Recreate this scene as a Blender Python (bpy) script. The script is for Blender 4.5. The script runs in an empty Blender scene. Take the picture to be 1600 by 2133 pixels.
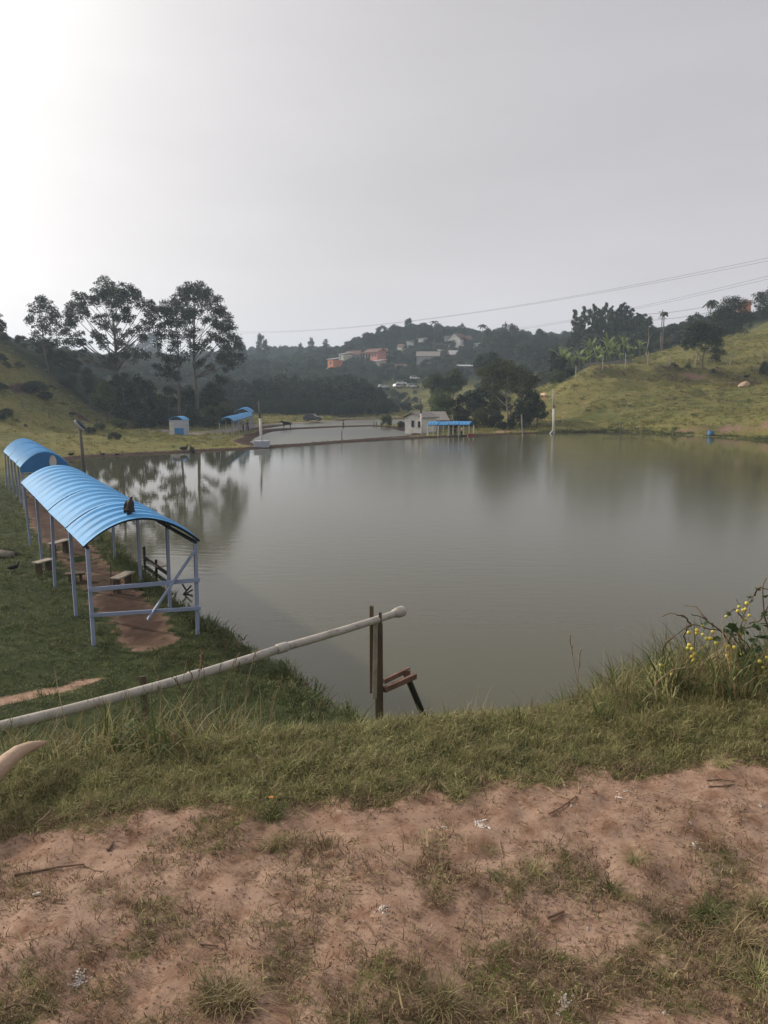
import bpy, math, random
import numpy as np
from mathutils import Vector, Matrix, Euler
C = bpy.context.scene.collection
SC = bpy.context.scene
R = math.radians
# ------------------------------------------------------------------ camera, sky, sun, exposure
F_PX = 1540.0; PITCH = math.atan((1066.5-815)/F_PX); EYE = 6.5
cd = bpy.data.cameras.new('camera'); cam = bpy.data.objects.new('camera', cd); C.objects.link(cam)
cam.location = (0, 0, EYE); cam.rotation_euler = (R(90)-PITCH, 0, 0)
cd.sensor_fit = 'HORIZONTAL'; cd.sensor_width = 36; cd.lens = 36*F_PX/1600; cd.clip_end = 5000; cd.clip_start = .05
SC.camera = cam
SUN_AZ = R(-64); SUN_EL = R(27)            # azimuth measured from +Y, positive to the right
SUND = Vector((math.sin(SUN_AZ)*math.cos(SUN_EL), math.cos(SUN_AZ)*math.cos(SUN_EL), math.sin(SUN_EL)))
w = bpy.data.worlds.new('World'); SC.world = w; w.use_nodes = True
wn = w.node_tree.nodes; wl = w.node_tree.links
bg = wn['Background']; bg.inputs['Strength'].default_value = .1
sky = wn.new('ShaderNodeTexSky'); sky.sky_type = 'NISHITA'; sky.sun_disc = False
sky.sun_elevation = SUN_EL; sky.sun_rotation = SUN_AZ % (2*math.pi); sky.air_density = 1.5; sky.dust_density = 6; sky.ozone_density = 1.5
tc = wn.new('ShaderNodeTexCoord')
dt = wn.new('ShaderNodeVectorMath'); dt.operation = 'DOT_PRODUCT'; dt.inputs[1].default_value = SUND
wl.new(tc.outputs['Generated'], dt.inputs[0])
def wm(op, a, b, clamp=False):
    n = wn.new('ShaderNodeMath'); n.operation = op; n.use_clamp = clamp
    for i, v in enumerate((a, b)):
        if isinstance(v, (int, float)): n.inputs[i].default_value = v
        elif v is not None: wl.new(v, n.inputs[i])
    return n.outputs[0]
dpos = wm('MAXIMUM', dt.outputs['Value'], 0)
sep = wn.new('ShaderNodeSeparateXYZ'); wl.new(tc.outputs['Generated'], sep.inputs[0])
lowz = wm('POWER', wm('SUBTRACT', 1, wm('ABSOLUTE', sep.outputs[2], None), True), 5)
lum = wm('ADD', wm('ADD', wm('ADD', 5.3, wm('MULTIPLY', lowz, 3.3)), wm('MULTIPLY', wm('POWER', dpos, 3.6), 8.0)), wm('MULTIPLY', wm('POWER', dpos, 9), 15))
mp = wn.new('ShaderNodeMapping'); mp.inputs['Scale'].default_value = (1.2, 1.2, 5); mp.inputs['Rotation'].default_value = (0, .12, .5)
wl.new(tc.outputs['Generated'], mp.inputs[0])
nz = wn.new('ShaderNodeTexNoise'); nz.inputs['Scale'].default_value = 1.6; nz.inputs['Detail'].default_value = 4
wl.new(mp.outputs[0], nz.inputs['Vector'])
lum = wm('MULTIPLY', lum, wm('ADD', .86, wm('MULTIPLY', nz.outputs['Fac'], .28)))
warm = wn.new('ShaderNodeMix'); warm.data_type = 'RGBA'
wl.new(wm('POWER', dpos, 2), warm.inputs[0])
warm.inputs[6].default_value = (1.025, .985, 1.025, 1); warm.inputs[7].default_value = (1.05, 1.0, .95, 1)
haze_c = wn.new('ShaderNodeVectorMath'); haze_c.operation = 'SCALE'
wl.new(warm.outputs[2], haze_c.inputs[0]); wl.new(lum, haze_c.inputs['Scale'])
mx = wn.new('ShaderNodeMix'); mx.data_type = 'RGBA'; mx.inputs[0].default_value = .93     # high thin overcast over the clear sky
wl.new(sky.outputs[0], mx.inputs[6]); wl.new(haze_c.outputs[0], mx.inputs[7]); wl.new(mx.outputs[2], bg.inputs['Color'])
sd = bpy.data.lights.new('sun', 'SUN'); sd.energy = 3.2; sd.angle = R(2.5); sd.color = (1, .88, .72)
sun = bpy.data.objects.new('sun', sd); C.objects.link(sun); sun.rotation_euler = SUND.to_track_quat('Z', 'Y').to_euler()
SC.view_settings.view_transform = 'Standard'; SC.view_settings.look = 'None'; SC.view_settings.gamma = 1
SC.view_settings.use_curve_mapping = False; SC.view_settings.exposure = 0
SC.cycles.volume_bounces = 1; SC.cycles.max_bounces = 6; SC.cycles.transparent_max_bounces = 8
SC.cycles.volume_step_rate = 4; SC.cycles.volume_max_steps = 64

# ------------------------------------------------------------------ helpers
def ray(px, py):
    a = (px-800)/F_PX; b = (1066.5-py)/F_PX; c, s = math.cos(PITCH), math.sin(PITCH)
    return (a, c+b*s, -s+b*c)
def PZ(px, py, z=0.0):
    r = ray(px, py); t = (z-EYE)/r[2]; return Vector((r[0]*t, r[1]*t, z))
def PY(px, py, Y):
    r = ray(px, py); t = Y/r[1]; return Vector((r[0]*t, Y, EYE+r[2]*t))
def _h(ix, iy, s):
    n = (ix.astype(np.int64)*374761393 + iy.astype(np.int64)*668265263 + s*1442695041) & 0x7fffffff
    n = ((n ^ (n >> 13))*1274126177) & 0x7fffffff
    n = (n ^ (n >> 16)) & 0xffffff
    return n/float(0xffffff)
def vn(x, y, s=0):
    x = np.asarray(x, float); y = np.asarray(y, float)
    ix = np.floor(x); iy = np.floor(y); fx = x-ix; fy = y-iy
    fx = fx*fx*(3-2*fx); fy = fy*fy*(3-2*fy)
    a = _h(ix, iy, s); b = _h(ix+1, iy, s); c = _h(ix, iy+1, s); d = _h(ix+1, iy+1, s)
    return (a*(1-fx)+b*fx)*(1-fy)+(c*(1-fx)+d*fx)*fy
def fbm(x, y, o=4, s=0):
    r = 0; a = .5; k = 1.0
    for i in range(o):
        r = r+a*vn(x*k+17.3*i, y*k-9.1*i, s+i); a *= .5; k *= 2.07
    return r/(1-.5**o)                      # 0..1
def ss(t): t = np.clip(t, 0, 1); return t*t*(3-2*t)
def mesh_np(name, v, f, mat=None, attrs=None, smooth=False):
    v = np.asarray(v, np.float32); f = np.asarray(f, np.int32); k = f.shape[1]
    me = bpy.data.meshes.new(name); me.vertices.add(len(v)); me.vertices.foreach_set('co', v.ravel())
    me.loops.add(f.size); me.loops.foreach_set('vertex_index', f.ravel())
    me.polygons.add(len(f)); me.polygons.foreach_set('loop_start', np.arange(0, f.size, k, dtype=np.int32))
    if smooth: me.polygons.foreach_set('use_smooth', np.ones(len(f), bool))
    for an, av in (attrs or {}).items():
        at = me.attributes.new(an, 'FLOAT', 'POINT'); at.data.foreach_set('value', np.asarray(av, np.float32))
    me.update(calc_edges=True)
    if mat: me.materials.append(mat)
    return me
def tag(o, label=None, cat=None, group=None, kind=None):
    if label: o['label'] = label
    if cat: o['category'] = cat
    if group: o['group'] = group
    if kind: o['kind'] = kind
    return o
def ob(name, me, parent=None):
    o = bpy.data.objects.new(name, me); C.objects.link(o)
    if parent: o.parent = parent
    return o
ORG = {}
def thing(name, label, cat, loc=(0, 0, 0), rz=0, group=None, kind=None):
    o = bpy.data.objects.new(name, None); C.objects.link(o); o.location = loc; o.rotation_euler = (0, 0, rz)
    o.empty_display_size = .2; ORG[o.name] = Vector(loc)
    return tag(o, label, cat, group, kind)
class MB:
    def __init__(s): s.v = []; s.f = []
    def box(s, c, d, rz=0, M=None, taper=1.0):
        n = len(s.v); m = M or Matrix.Rotation(rz, 3, 'Z'); c = Vector(c)
        for z in (-.5, .5):
            k = taper if z > 0 else 1
            for x, y in ((-.5, -.5), (.5, -.5), (.5, .5), (-.5, .5)):
                s.v.append(tuple(c + m @ Vector((x*d[0]*k, y*d[1]*k, z*d[2]))))
        for q in ((0, 3, 2, 1), (4, 5, 6, 7), (0, 1, 5, 4), (1, 2, 6, 5), (2, 3, 7, 6), (3, 0, 4, 7)): s.f.append(tuple(n+i for i in q))
        return s
    def bar(s, a, b, w, h=None, up=(0, 0, 1)):
        a = Vector(a); b = Vector(b); z = (b-a); L = z.length; z.normalize(); u = Vector(up)
        if abs(z.dot(u)) > .98: u = Vector((0, 1, 0))
        x = u.cross(z).normalized(); y = z.cross(x); M = Matrix((x, y, z)).transposed()
        return s.box((a+b)/2, (w, h or w, L), M=M)
    def tube(s, pts, r, n=8, cap=True):
        pts = [Vector(p) for p in pts]; rs = r if isinstance(r, (list, tuple)) else [r]*len(pts)
        b0 = len(s.v); prev = None
        for i, p in enumerate(pts):
            t = (pts[min(i+1, len(pts)-1)]-pts[max(i-1, 0)]).normalized()
            if prev is None:
                u = Vector((0, 0, 1)) if abs(t.z) < .9 else Vector((1, 0, 0)); x = u.cross(t).normalized()
            else: x = (prev-t*prev.dot(t)).normalized()
            prev = x; y = t.cross(x)
            for k in range(n):
                a = 2*math.pi*k/n; s.v.append(tuple(p+(x*math.cos(a)+y*math.sin(a))*rs[i]))
        for i in range(len(pts)-1):
            for k in range(n):
                a = b0+i*n+k; b = b0+i*n+(k+1) % n; s.f.append((a, b, b+n, a+n))
        if cap:
            s.f.append(tuple(b0+k for k in range(n-1, -1, -1))); e = b0+(len(pts)-1)*n; s.f.append(tuple(e+k for k in range(n)))
        return s
    def ell(s, c, r, n=10, m=7, M=None, jit=0, rng=random):
        b0 = len(s.v); c = Vector(c); Q = M or Matrix.Identity(3)
        for i in range(m+1):
            th = math.pi*i/m
            for k in range(n):
                a = 2*math.pi*k/n; j = 1+jit*(rng.random()-.5)
                s.v.append(tuple(c+Q @ Vector((r[0]*math.sin(th)*math.cos(a)*j, r[1]*math.sin(th)*math.sin(a)*j, r[2]*math.cos(th)*j))))
        for i in range(m):
            for k in range(n): s.f.append((b0+i*n+k, b0+(i+1)*n+k, b0+(i+1)*n+(k+1) % n, b0+i*n+(k+1) % n))
        return s
    def poly(s, pts, th=None, nrm=None):
        b = len(s.v); s.v += [tuple(p) for p in pts]; n = len(pts)
        s.f.append(tuple(range(b, b+n)))
        if th:
            d = Vector(nrm)*th; s.v += [tuple(Vector(p)+d) for p in pts]; s.f.append(tuple(range(b+2*n-1, b+n-1, -1)))
            for i in range(n): j = (i+1) % n; s.f.append((b+i, b+n+i, b+n+j, b+j))
        return s
    def build(s, name, mat, parent=None, smooth=False, world=True, bevel=0):
        off = ORG.get(parent.name, Vector()) if (parent and world) else Vector()
        me = bpy.data.meshes.new(name); me.from_pydata([tuple(Vector(v)-off) for v in s.v], [], s.f)
        if smooth: me.polygons.foreach_set('use_smooth', [True]*len(me.polygons))
        me.update()
        if mat: me.materials.append(mat)
        o = ob(name, me, parent)
        if parent: ORG[o.name] = off
        else: ORG[o.name] = Vector()
        if bevel:
            b = o.modifiers.new('Bevel', 'BEVEL'); b.width = bevel; b.segments = 2; b.limit_method = 'ANGLE'
        return o
def clone(o, loc=None, rz=None, sc=None, parent=None, label=None, group=None):
    c = o.copy(); C.objects.link(c)
    if parent: c.parent = parent
    if loc is not None: c.location = loc; ORG[c.name] = Vector(loc)
    if rz is not None: c.rotation_euler = (0, 0, rz)
    if sc is not None: c.scale = (sc,)*3 if isinstance(sc, (int, float)) else sc
    if label: c['label'] = label
    if group: c['group'] = group
    for ch in list(o.children): clone(ch, parent=c)
    return c

# ------------------------------------------------------------------ materials
MATS = {}
def mat(name, col, rough=.7, col2=None, scale=8, bump=0, bscale=40, transl=0, spec=.3, metal=0, dirt=None, rnd=False, objrnd=0, stretch=None):
    m = bpy.data.materials.new(name); m.use_nodes = True; n = m.node_tree.nodes; l = m.node_tree.links
    b = n['Principled BSDF']; b.inputs['Roughness'].default_value = rough; b.inputs['Specular IOR Level'].default_value = spec
    b.inputs['Metallic'].default_value = metal
    g = n.new('ShaderNodeTexCoord'); src = g.outputs['Object']
    if stretch:
        q = n.new('ShaderNodeMapping'); q.inputs['Scale'].default_value = stretch; l.new(src, q.inputs[0]); src = q.outputs[0]
    out = None
    c2 = col2 or tuple(c*.7 for c in col)
    a = n.new('ShaderNodeTexNoise'); a.inputs['Scale'].default_value = scale; a.inputs['Detail'].default_value = 5; l.new(src, a.inputs['Vector'])
    r = n.new('ShaderNodeMapRange'); r.inputs[1].default_value = .35; r.inputs[2].default_value = .65; l.new(a.outputs['Fac'], r.inputs[0])
    fac = r.outputs[0]
    if rnd:
        at = n.new('ShaderNodeAttribute'); at.attribute_name = 'rnd'
        av = n.new('ShaderNodeMath'); av.operation = 'MULTIPLY_ADD'; l.new(at.outputs['Fac'], av.inputs[0]); av.inputs[1].default_value = .75
        sc_ = n.new('ShaderNodeMath'); sc_.operation = 'MULTIPLY'; l.new(fac, sc_.inputs[0]); sc_.inputs[1].default_value = .25
        l.new(sc_.outputs[0], av.inputs[2]); fac = av.outputs[0]
    k = n.new('ShaderNodeMix'); k.data_type = 'RGBA'; l.new(fac, k.inputs[0])
    k.inputs[6].default_value = (*col, 1); k.inputs[7].default_value = (*c2, 1); out = k.outputs[2]
    if dirt:
        d = n.new('ShaderNodeTexNoise'); d.inputs['Scale'].default_value = dirt[1]; d.inputs['Detail'].default_value = 8; d.inputs['Roughness'].default_value = .65; l.new(src, d.inputs['Vector'])
        dr = n.new('ShaderNodeMapRange'); dr.inputs[1].default_value = dirt[2]; dr.inputs[2].default_value = dirt[2]+.12; l.new(d.outputs['Fac'], dr.inputs[0])
        k2 = n.new('ShaderNodeMix'); k2.data_type = 'RGBA'; l.new(dr.outputs[0], k2.inputs[0]); l.new(out, k2.inputs[6]); k2.inputs[7].default_value = (*dirt[0], 1); out = k2.outputs[2]
    if objrnd:
        oi = n.new('ShaderNodeObjectInfo'); hs = n.new('ShaderNodeHueSaturation')
        mr = n.new('ShaderNodeMapRange'); mr.inputs[3].default_value = 1-objrnd; mr.inputs[4].default_value = 1+objrnd; l.new(oi.outputs['Random'], mr.inputs[0]); l.new(mr.outputs[0], hs.inputs['Value'])
        mh = n.new('ShaderNodeMapRange'); mh.inputs[3].default_value = .47; mh.inputs[4].default_value = .52; l.new(oi.outputs['Random'], mh.inputs[0]); l.new(mh.outputs[0], hs.inputs['Hue'])
        l.new(out, hs.inputs['Color']); out = hs.outputs[0]
    l.new(out, b.inputs['Base Color'])
    if bump:
        bn = n.new('ShaderNodeTexNoise'); bn.inputs['Scale'].default_value = bscale; bn.inputs['Detail'].default_value = 6; l.new(src, bn.inputs['Vector'])
        bu = n.new('ShaderNodeBump'); bu.inputs['Strength'].default_value = bump; bu.inputs['Distance'].default_value = .02; l.new(bn.outputs['Fac'], bu.inputs['Height']); l.new(bu.outputs[0], b.inputs['Normal'])
    if transl:
        t = n.new('ShaderNodeBsdfTranslucent'); l.new(out, t.inputs['Color']); ms = n.new('ShaderNodeMixShader'); ms.inputs[0].default_value = transl
        l.new(b.outputs[0], ms.inputs[1]); l.new(t.outputs[0], ms.inputs[2]); l.new(ms.outputs[0], n['Material Output'].inputs['Surface'])
    MATS[name] = m; return m
mat('roof_blue', (.10, .36, .70), .62, (.09, .31, .60), 1.2, .15, 30, dirt=((.16, .33, .48), 3, .6), spec=.3)
mat('panel_blue', (.04, .20, .48), .6, (.035, .17, .41), 2)
mat('post_blue', (.36, .42, .60), .6, (.30, .36, .52), 3, .3, 25, dirt=((.22, .21, .24), 9, .62))
mat('beam_dark', (.03, .05, .09), .6)
mat('pvc', (.50, .46, .41), .5, (.38, .35, .31), 7, .12, 60, dirt=((.24, .20, .16), 14, .56))
mat('clay_pipe', (.50, .37, .27), .8, (.40, .29, .21), 5, .4, 60, dirt=((.24, .16, .11), 9, .58))
mat('old_wood', (.17, .125, .085), .85, (.09, .065, .045), 9, .8, 60, stretch=(1, 1, .12))
mat('red_wood', (.23, .13, .095), .8, (.13, .08, .06), 10, .5, 50)
mat('black_wood', (.02, .018, .016), .7, (.035, .03, .025), 10, .4, 50)
mat('pale_wood', (.42, .38, .32), .8, (.30, .26, .21), 9, .3, 40)
mat('concrete', (.42, .41, .39), .85, (.33, .32, .30), 5, .3, 30)
mat('pole_white', (.68, .67, .64), .7, (.52, .51, .47), 2.5, .1, 30)
mat('pole_grey', (.16, .15, .13), .8, (.11, .10, .09), 3)
mat('white_wall', (.82, .79, .75), .8, (.62, .59, .54), 1.5, dirt=((.36, .31, .26), 2.2, .68))
mat('pink_wall', (.62, .25, .20), .8, (.55, .22, .17), 1)
mat('orange_wall', (.62, .24, .12), .8, (.52, .2, .1), 1)
mat('cream_wall', (.58, .58, .46), .8, (.5, .5, .4), 1)
mat('lilac_wall', (.30, .26, .33), .8, (.25, .22, .28), 1)
mat('brick_wall', (.22, .11, .08), .9, (.16, .08, .06), 1)
mat('kiosk_white', (.48, .50, .58), .6, (.42, .44, .52), 2)
mat('kiosk_blue', (.06, .26, .58), .6, (.05, .22, .5), 2)
mat('tile_roof', (.19, .10, .075), .9, (.13, .075, .06), 2, .5, 10)
mat('fibre_roof', (.27, .25, .23), .9, (.20, .185, .17), 1.5, dirt=((.12, .11, .1), 1.2, .6))
mat('metal_roof', (.42, .43, .44), .45, (.36, .37, .38), 1)
mat('dark_glass', (.02, .022, .025), .15, spec=.6)
mat('dark_gap', (.012, .012, .012), .9)
mat('car_paint', (.055, .058, .07), .22, (.05, .052, .062), 1, spec=.8)
mat('car_white', (.62, .62, .62), .3, (.58, .58, .58), 1, spec=.6)
mat('tyre', (.015, .015, .015), .85)
mat('rim', (.35, .35, .36), .35, metal=.7)
mat('lamp_glass', (.6, .6, .58), .2)
mat('feather_dark', (.028, .023, .020), .7, (.05, .040, .033), 30, .5, 90)
mat('feather_black', (.012, .011, .011), .7, (.022, .02, .018), 30)
mat('feather_white', (.5, .48, .44), .8)
mat('beak', (.25, .18, .1), .6)
mat('bird_leg', (.16, .13, .11), .7)
mat('dog_fur', (.015, .013, .012), .8)
mat('cow_hide', (.55, .38, .27), .8, (.45, .30, .21), 2)
mat('skin', (.30, .17, .11), .6)
mat('shirt_blue', (.07, .10, .22), .85); mat('shirt_dark', (.03, .03, .035), .85); mat('shirt_white', (.6, .6, .58), .85); mat('trousers', (.035, .04, .055), .85)
mat('crate_red', (.30, .09, .06), .6)
mat('barrel_blue', (.09, .24, .46), .5, (.07, .2, .4), 4)
mat('rock', (.50, .36, .25), .9, (.40, .28, .19), 3, .6, 8)
mat('lime', (.66, .63, .60), .95, (.46, .37, .31), 90)
mat('dry_straw', (.36, .27, .17), .8, (.22, .155, .10), 20)
mat('twig', (.20, .13, .09), .85, (.13, .085, .06), 20)
mat('stem_brown', (.09, .065, .045), .8, (.13, .10, .06), 15)
mat('fruit_yellow', (.62, .47, .06), .35, (.50, .50, .10), 30, spec=.5)
mat('flower_orange', (.55, .24, .04), .6)
mat('wire', (.05, .05, .055), .6)
mat('bark', (.10, .085, .07), .9, (.16, .14, .12), 2, .6, 10, stretch=(1, 1, .3))
mat('bark_pale', (.34, .31, .27), .85, (.24, .22, .18), 1.5, .3, 8)
mat('leaf_euc', (.042, .055, .028), .6, (.022, .031, .018), 1.2, transl=.22, rnd=True)
mat('leaf_dark', (.032, .045, .020), .6, (.014, .021, .011), .5, transl=.18, rnd=True, objrnd=.22)
mat('leaf_far', (.070, .088, .046), .7, (.030, .042, .026), .25, transl=.2, rnd=True, objrnd=.5)
mat('leaf_mid', (.10, .118, .042), .6, (.035, .048, .018), .5, transl=.25, rnd=True, objrnd=.25)
mat('leaf_bright', (.30, .38, .14), .5, (.08, .12, .035), .5, transl=.35, rnd=True)
mat('leaf_vine', (.07, .12, .045), .5, (.035, .06, .025), 8, transl=.3)
mat('grass_crest', (.175, .20, .066), .6, (.40, .34, .18), 1.3, transl=.3, rnd=True, objrnd=.3)
mat('grass_lush', (.060, .090, .028), .6, (.135, .150, .052), .5, transl=.3, rnd=True, objrnd=.3)
mat('grass_dry', (.30, .22, .13), .7, (.15, .13, .065), 2, transl=.25, rnd=True, objrnd=.3)
mat('grass_moss', (.13, .105, .058), .8, (.30, .21, .13), 3, transl=.15, rnd=True, objrnd=.3)
mat('grass_hill', (.20, .21, .06), .7, (.33, .28, .10), .4, transl=.3, rnd=True, objrnd=.3)

def ground_mat():
    m = bpy.data.materials.new('ground'); m.use_nodes = True; n = m.node_tree.nodes; l = m.node_tree.links; b = n['Principled BSDF']
    b.inputs['Roughness'].default_value = .95; b.inputs['Specular IOR Level'].default_value = .12
    g = n.new('ShaderNodeNewGeometry').outputs['Position']
    def noise(s, d=6, ro=.6, vec=None):
        a = n.new('ShaderNodeTexNoise'); a.inputs['Scale'].default_value = s; a.inputs['Detail'].default_value = d; a.inputs['Roughness'].default_value = ro; l.new(vec or g, a.inputs['Vector']); return a.outputs['Fac']
    def rng(v, a, c, lo=0, hi=1):
        r = n.new('ShaderNodeMapRange'); r.inputs[1].default_value = a; r.inputs[2].default_value = c; r.inputs[3].default_value = lo; r.inputs[4].default_value = hi; l.new(v, r.inputs[0]); return r.outputs[0]
    def mix(fc, a, c):
        k = n.new('ShaderNodeMix'); k.data_type = 'RGBA'
        if isinstance(fc, float): k.inputs[0].default_value = fc
        else: l.new(fc, k.inputs[0])
        for i, v in ((6, a), (7, c)):
            if isinstance(v, tuple): k.inputs[i].default_value = (*v, 1)
            else: l.new(v, k.inputs[i])
        return k.outputs[2]
    def attr(nm): a = n.new('ShaderNodeAttribute'); a.attribute_name = nm; return a.outputs['Fac']
    def math_(op, a, c, cl=True):
        k = n.new('ShaderNodeMath'); k.operation = op; k.use_clamp = cl
        for i, v in ((0, a), (1, c)):
            if isinstance(v, (int, float)): k.inputs[i].default_value = v
            else: l.new(v, k.inputs[i])
        return k.outputs[0]
    q = n.new('ShaderNodeMapping'); q.inputs['Scale'].default_value = (.35, 1, 1.6); l.new(g, q.inputs[0])
    gr = mix(rng(noise(.09, 5), .4, .6), (.10, .12, .036), (.20, .185, .058))
    gr = mix(rng(noise(.9, 6, .7, q.outputs[0]), .42, .62), gr, (.205, .17, .066))
    gr = mix(rng(noise(4.5, 5, .7), .5, .68), gr, (.038, .050, .018))
    lush = mix(rng(noise(2.2, 6, .7), .4, .6), (.024, .036, .013), (.046, .058, .020))
    gr = mix(attr('lush'), gr, lush)
    wood = mix(rng(noise(.12, 6), .4, .6), (.028, .038, .018), (.055, .062, .030))
    gr = mix(attr('wood'), gr, wood)
    so = mix(rng(noise(1.6, 6, .65), .38, .62), (.295, .196, .142), (.37, .255, .19))
    so = mix(rng(noise(9, 7, .7), .46, .66), so, (.20, .115, .075))
    so = mix(rng(noise(55, 4, .7), .56, .7), so, (.15, .085, .055))
    so = mix(rng(noise(23, 4, .7), .60, .68), so, (.40, .27, .19))
    wet = mix(rng(noise(3, 5), .4, .6), (.034, .020, .015), (.060, .034, .026))
    so = mix(attr('wet'), so, wet)
    s_ = math_('ADD', attr('soil'), math_('MULTIPLY', math_('SUBTRACT', noise(14, 6, .75), .5, False), 1.1, False), False)
    out = mix(rng(s_, .38, .62), gr, so)
    out = mix(attr('track'), out, mix(rng(noise(1.2, 6), .4, .6), (.24, .21, .18), (.17, .15, .125)))
    l.new(out, b.inputs['Base Color'])
    bu = n.new('ShaderNodeBump'); bu.inputs['Strength'].default_value = .55; bu.inputs['Distance'].default_value = .012; l.new(noise(38, 8, .75), bu.inputs['Height'])
    b2 = n.new('ShaderNodeBump'); b2.inputs['Strength'].default_value = .8; b2.inputs['Distance'].default_value = .35
    l.new(math_('MULTIPLY', noise(1.1, 5, .7, q.outputs[0]), attr('farbump'), False), b2.inputs['Height']); l.new(bu.outputs[0], b2.inputs['Normal']); l.new(b2.outputs[0], b.inputs['Normal'])
    return m
def water_mat(far=False):
    m = bpy.data.materials.new('pond_water'); m.use_nodes = True; n = m.node_tree.nodes; l = m.node_tree.links; b = n['Principled BSDF']
    g = n.new('ShaderNodeNewGeometry').outputs['Position']
    b.inputs['IOR'].default_value = 1.333; b.inputs['Roughness'].default_value = .035; b.inputs['Specular IOR Level'].default_value = .5
    a = n.new('ShaderNodeTexNoise'); a.inputs['Scale'].default_value = .035; a.inputs['Detail'].default_value = 4; l.new(g, a.inputs['Vector'])
    k = n.new('ShaderNodeMix'); k.data_type = 'RGBA'; l.new(a.outputs['Fac'], k.inputs[0]); k.inputs[6].default_value = (.086, .080, .046, 1); k.inputs[7].default_value = (.072, .074, .046, 1)
    l.new(k.outputs[2], b.inputs['Base Color'])
    q = n.new('ShaderNodeMapping'); q.inputs['Scale'].default_value = (.55, 1.6, 1); q.inputs['Rotation'].default_value = (0, 0, .25); l.new(g, q.inputs[0])
    w1 = n.new('ShaderNodeTexNoise'); w1.inputs['Scale'].default_value = 1.7; w1.inputs['Detail'].default_value = 3; l.new(q.outputs[0], w1.inputs['Vector'])
    # breeze patches: smoother and rougher areas of the pond
    w2 = n.new('ShaderNodeTexNoise'); w2.inputs['Scale'].default_value = .022; w2.inputs['Detail'].default_value = 3; w2.inputs['Distortion'].default_value = .8; l.new(g, w2.inputs['Vector'])
    r = n.new('ShaderNodeMapRange'); r.inputs[1].default_value = .42; r.inputs[2].default_value = .6; r.inputs[3].default_value = .25; r.inputs[4].default_value = 1; l.new(w2.outputs['Fac'], r.inputs[0])
    sx = n.new('ShaderNodeSeparateXYZ'); l.new(g, sx.inputs[0])
    # the lee of the left bank lies calm, the open water carries a light breeze
    r2 = n.new('ShaderNodeMapRange'); r2.inputs[1].default_value = -13; r2.inputs[2].default_value = -3; r2.inputs[3].default_value = .28; r2.inputs[4].default_value = 1; l.new(sx.outputs[0], r2.inputs[0])
    s1 = n.new('ShaderNodeMath'); s1.operation = 'MULTIPLY'; l.new(r.outputs[0], s1.inputs[0]); l.new(r2.outputs[0], s1.inputs[1])
    st = n.new('ShaderNodeMath'); st.operation = 'MULTIPLY'; l.new(s1.outputs[0], st.inputs[0]); st.inputs[1].default_value = .24
    rr = n.new('ShaderNodeMapRange'); rr.inputs[1].default_value = .28; rr.inputs[2].default_value = 1; rr.inputs[3].default_value = .012; rr.inputs[4].default_value = .155
    r3 = n.new('ShaderNodeMapRange'); r3.inputs[1].default_value = 20; r3.inputs[2].default_value = 34; r3.inputs[3].default_value = 1; r3.inputs[4].default_value = .5; l.new(sx.outputs[0], r3.inputs[0])
    m3 = n.new('ShaderNodeMath'); m3.operation = 'MULTIPLY'; l.new(r2.outputs[0], m3.inputs[0]); l.new(r3.outputs[0], m3.inputs[1]); l.new(m3.outputs[0], rr.inputs[0]); l.new(rr.outputs[0], b.inputs['Roughness'])
    if far: rr.inputs[3].default_value = rr.inputs[4].default_value = .28
    if far: l.remove(st.inputs[0].links[0]); st.inputs[0].default_value = 1; st.inputs[1].default_value = .8
    bu = n.new('ShaderNodeBump'); bu.inputs['Distance'].default_value = .05; l.new(st.outputs[0], bu.inputs['Strength']); l.new(w1.outputs['Fac'], bu.inputs['Height']); l.new(bu.outputs[0], b.inputs['Normal'])
    return m

# ------------------------------------------------------------------ terrain
def poly_from(px, z=0): return [PZ(a, b, z)[:2] for a, b in px]
POND1 = [tuple(p) for p in poly_from([(730,1490),(690,1462),(600,1400),(540,1370),(480,1330),(430,1300),(350,1240),(290,1180),(235,1120),(200,1060),(165,1000),(140,960),
        (200,952),(350,945),(450,940),(560,934),(730,922),(900,912.5),(1100,904),(1280,899.5),(1345,902),(1400,905),(1500,911),(1600,920)])] + \
        [(50.5, 80), (49, 60), (44, 40), (33, 22), (20, 14.5), (8, 12.6), (1.0, 12.3)]
POND2 = [tuple(p) for p in poly_from([(545,929),(620,925),(700,919),(780,913),(862,907),(845,899),(800,890),(770,888.5),(700,890.5),(620,894.5),(570,899),(540,908),(522,921)])]
POND3 = [tuple(p) for p in poly_from([(530,896),(600,892),(700,888),(780,886),(850,885),(925,885),(920,875),(830,873.5),(740,874),(700,877.5),(650,881),(610,884),(585,888)])]
POND4 = [tuple(p) for p in poly_from([(685,873),(760,872),(835,871),(830,868),(740,867),(690,868.5)])]
def sdf(x, y, poly):
    d = np.full(x.shape, 1e18); ins = np.zeros(x.shape, bool); n = len(poly)
    for i in range(n):
        (ax, ay), (bx, by) = poly[i], poly[(i+1) % n]; ex, ey = bx-ax, by-ay
        t = np.clip(((x-ax)*ex+(y-ay)*ey)/(ex*ex+ey*ey), 0, 1); dx = x-ax-t*ex; dy = y-ay-t*ey
        d = np.minimum(d, dx*dx+dy*dy)
        c = ((ay > y) != (by > y)) & (x < ex*(y-ay)/(ey if ey else 1e-9)+ax); ins ^= c
    d = np.sqrt(d); return np.where(ins, -d, d)
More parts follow.
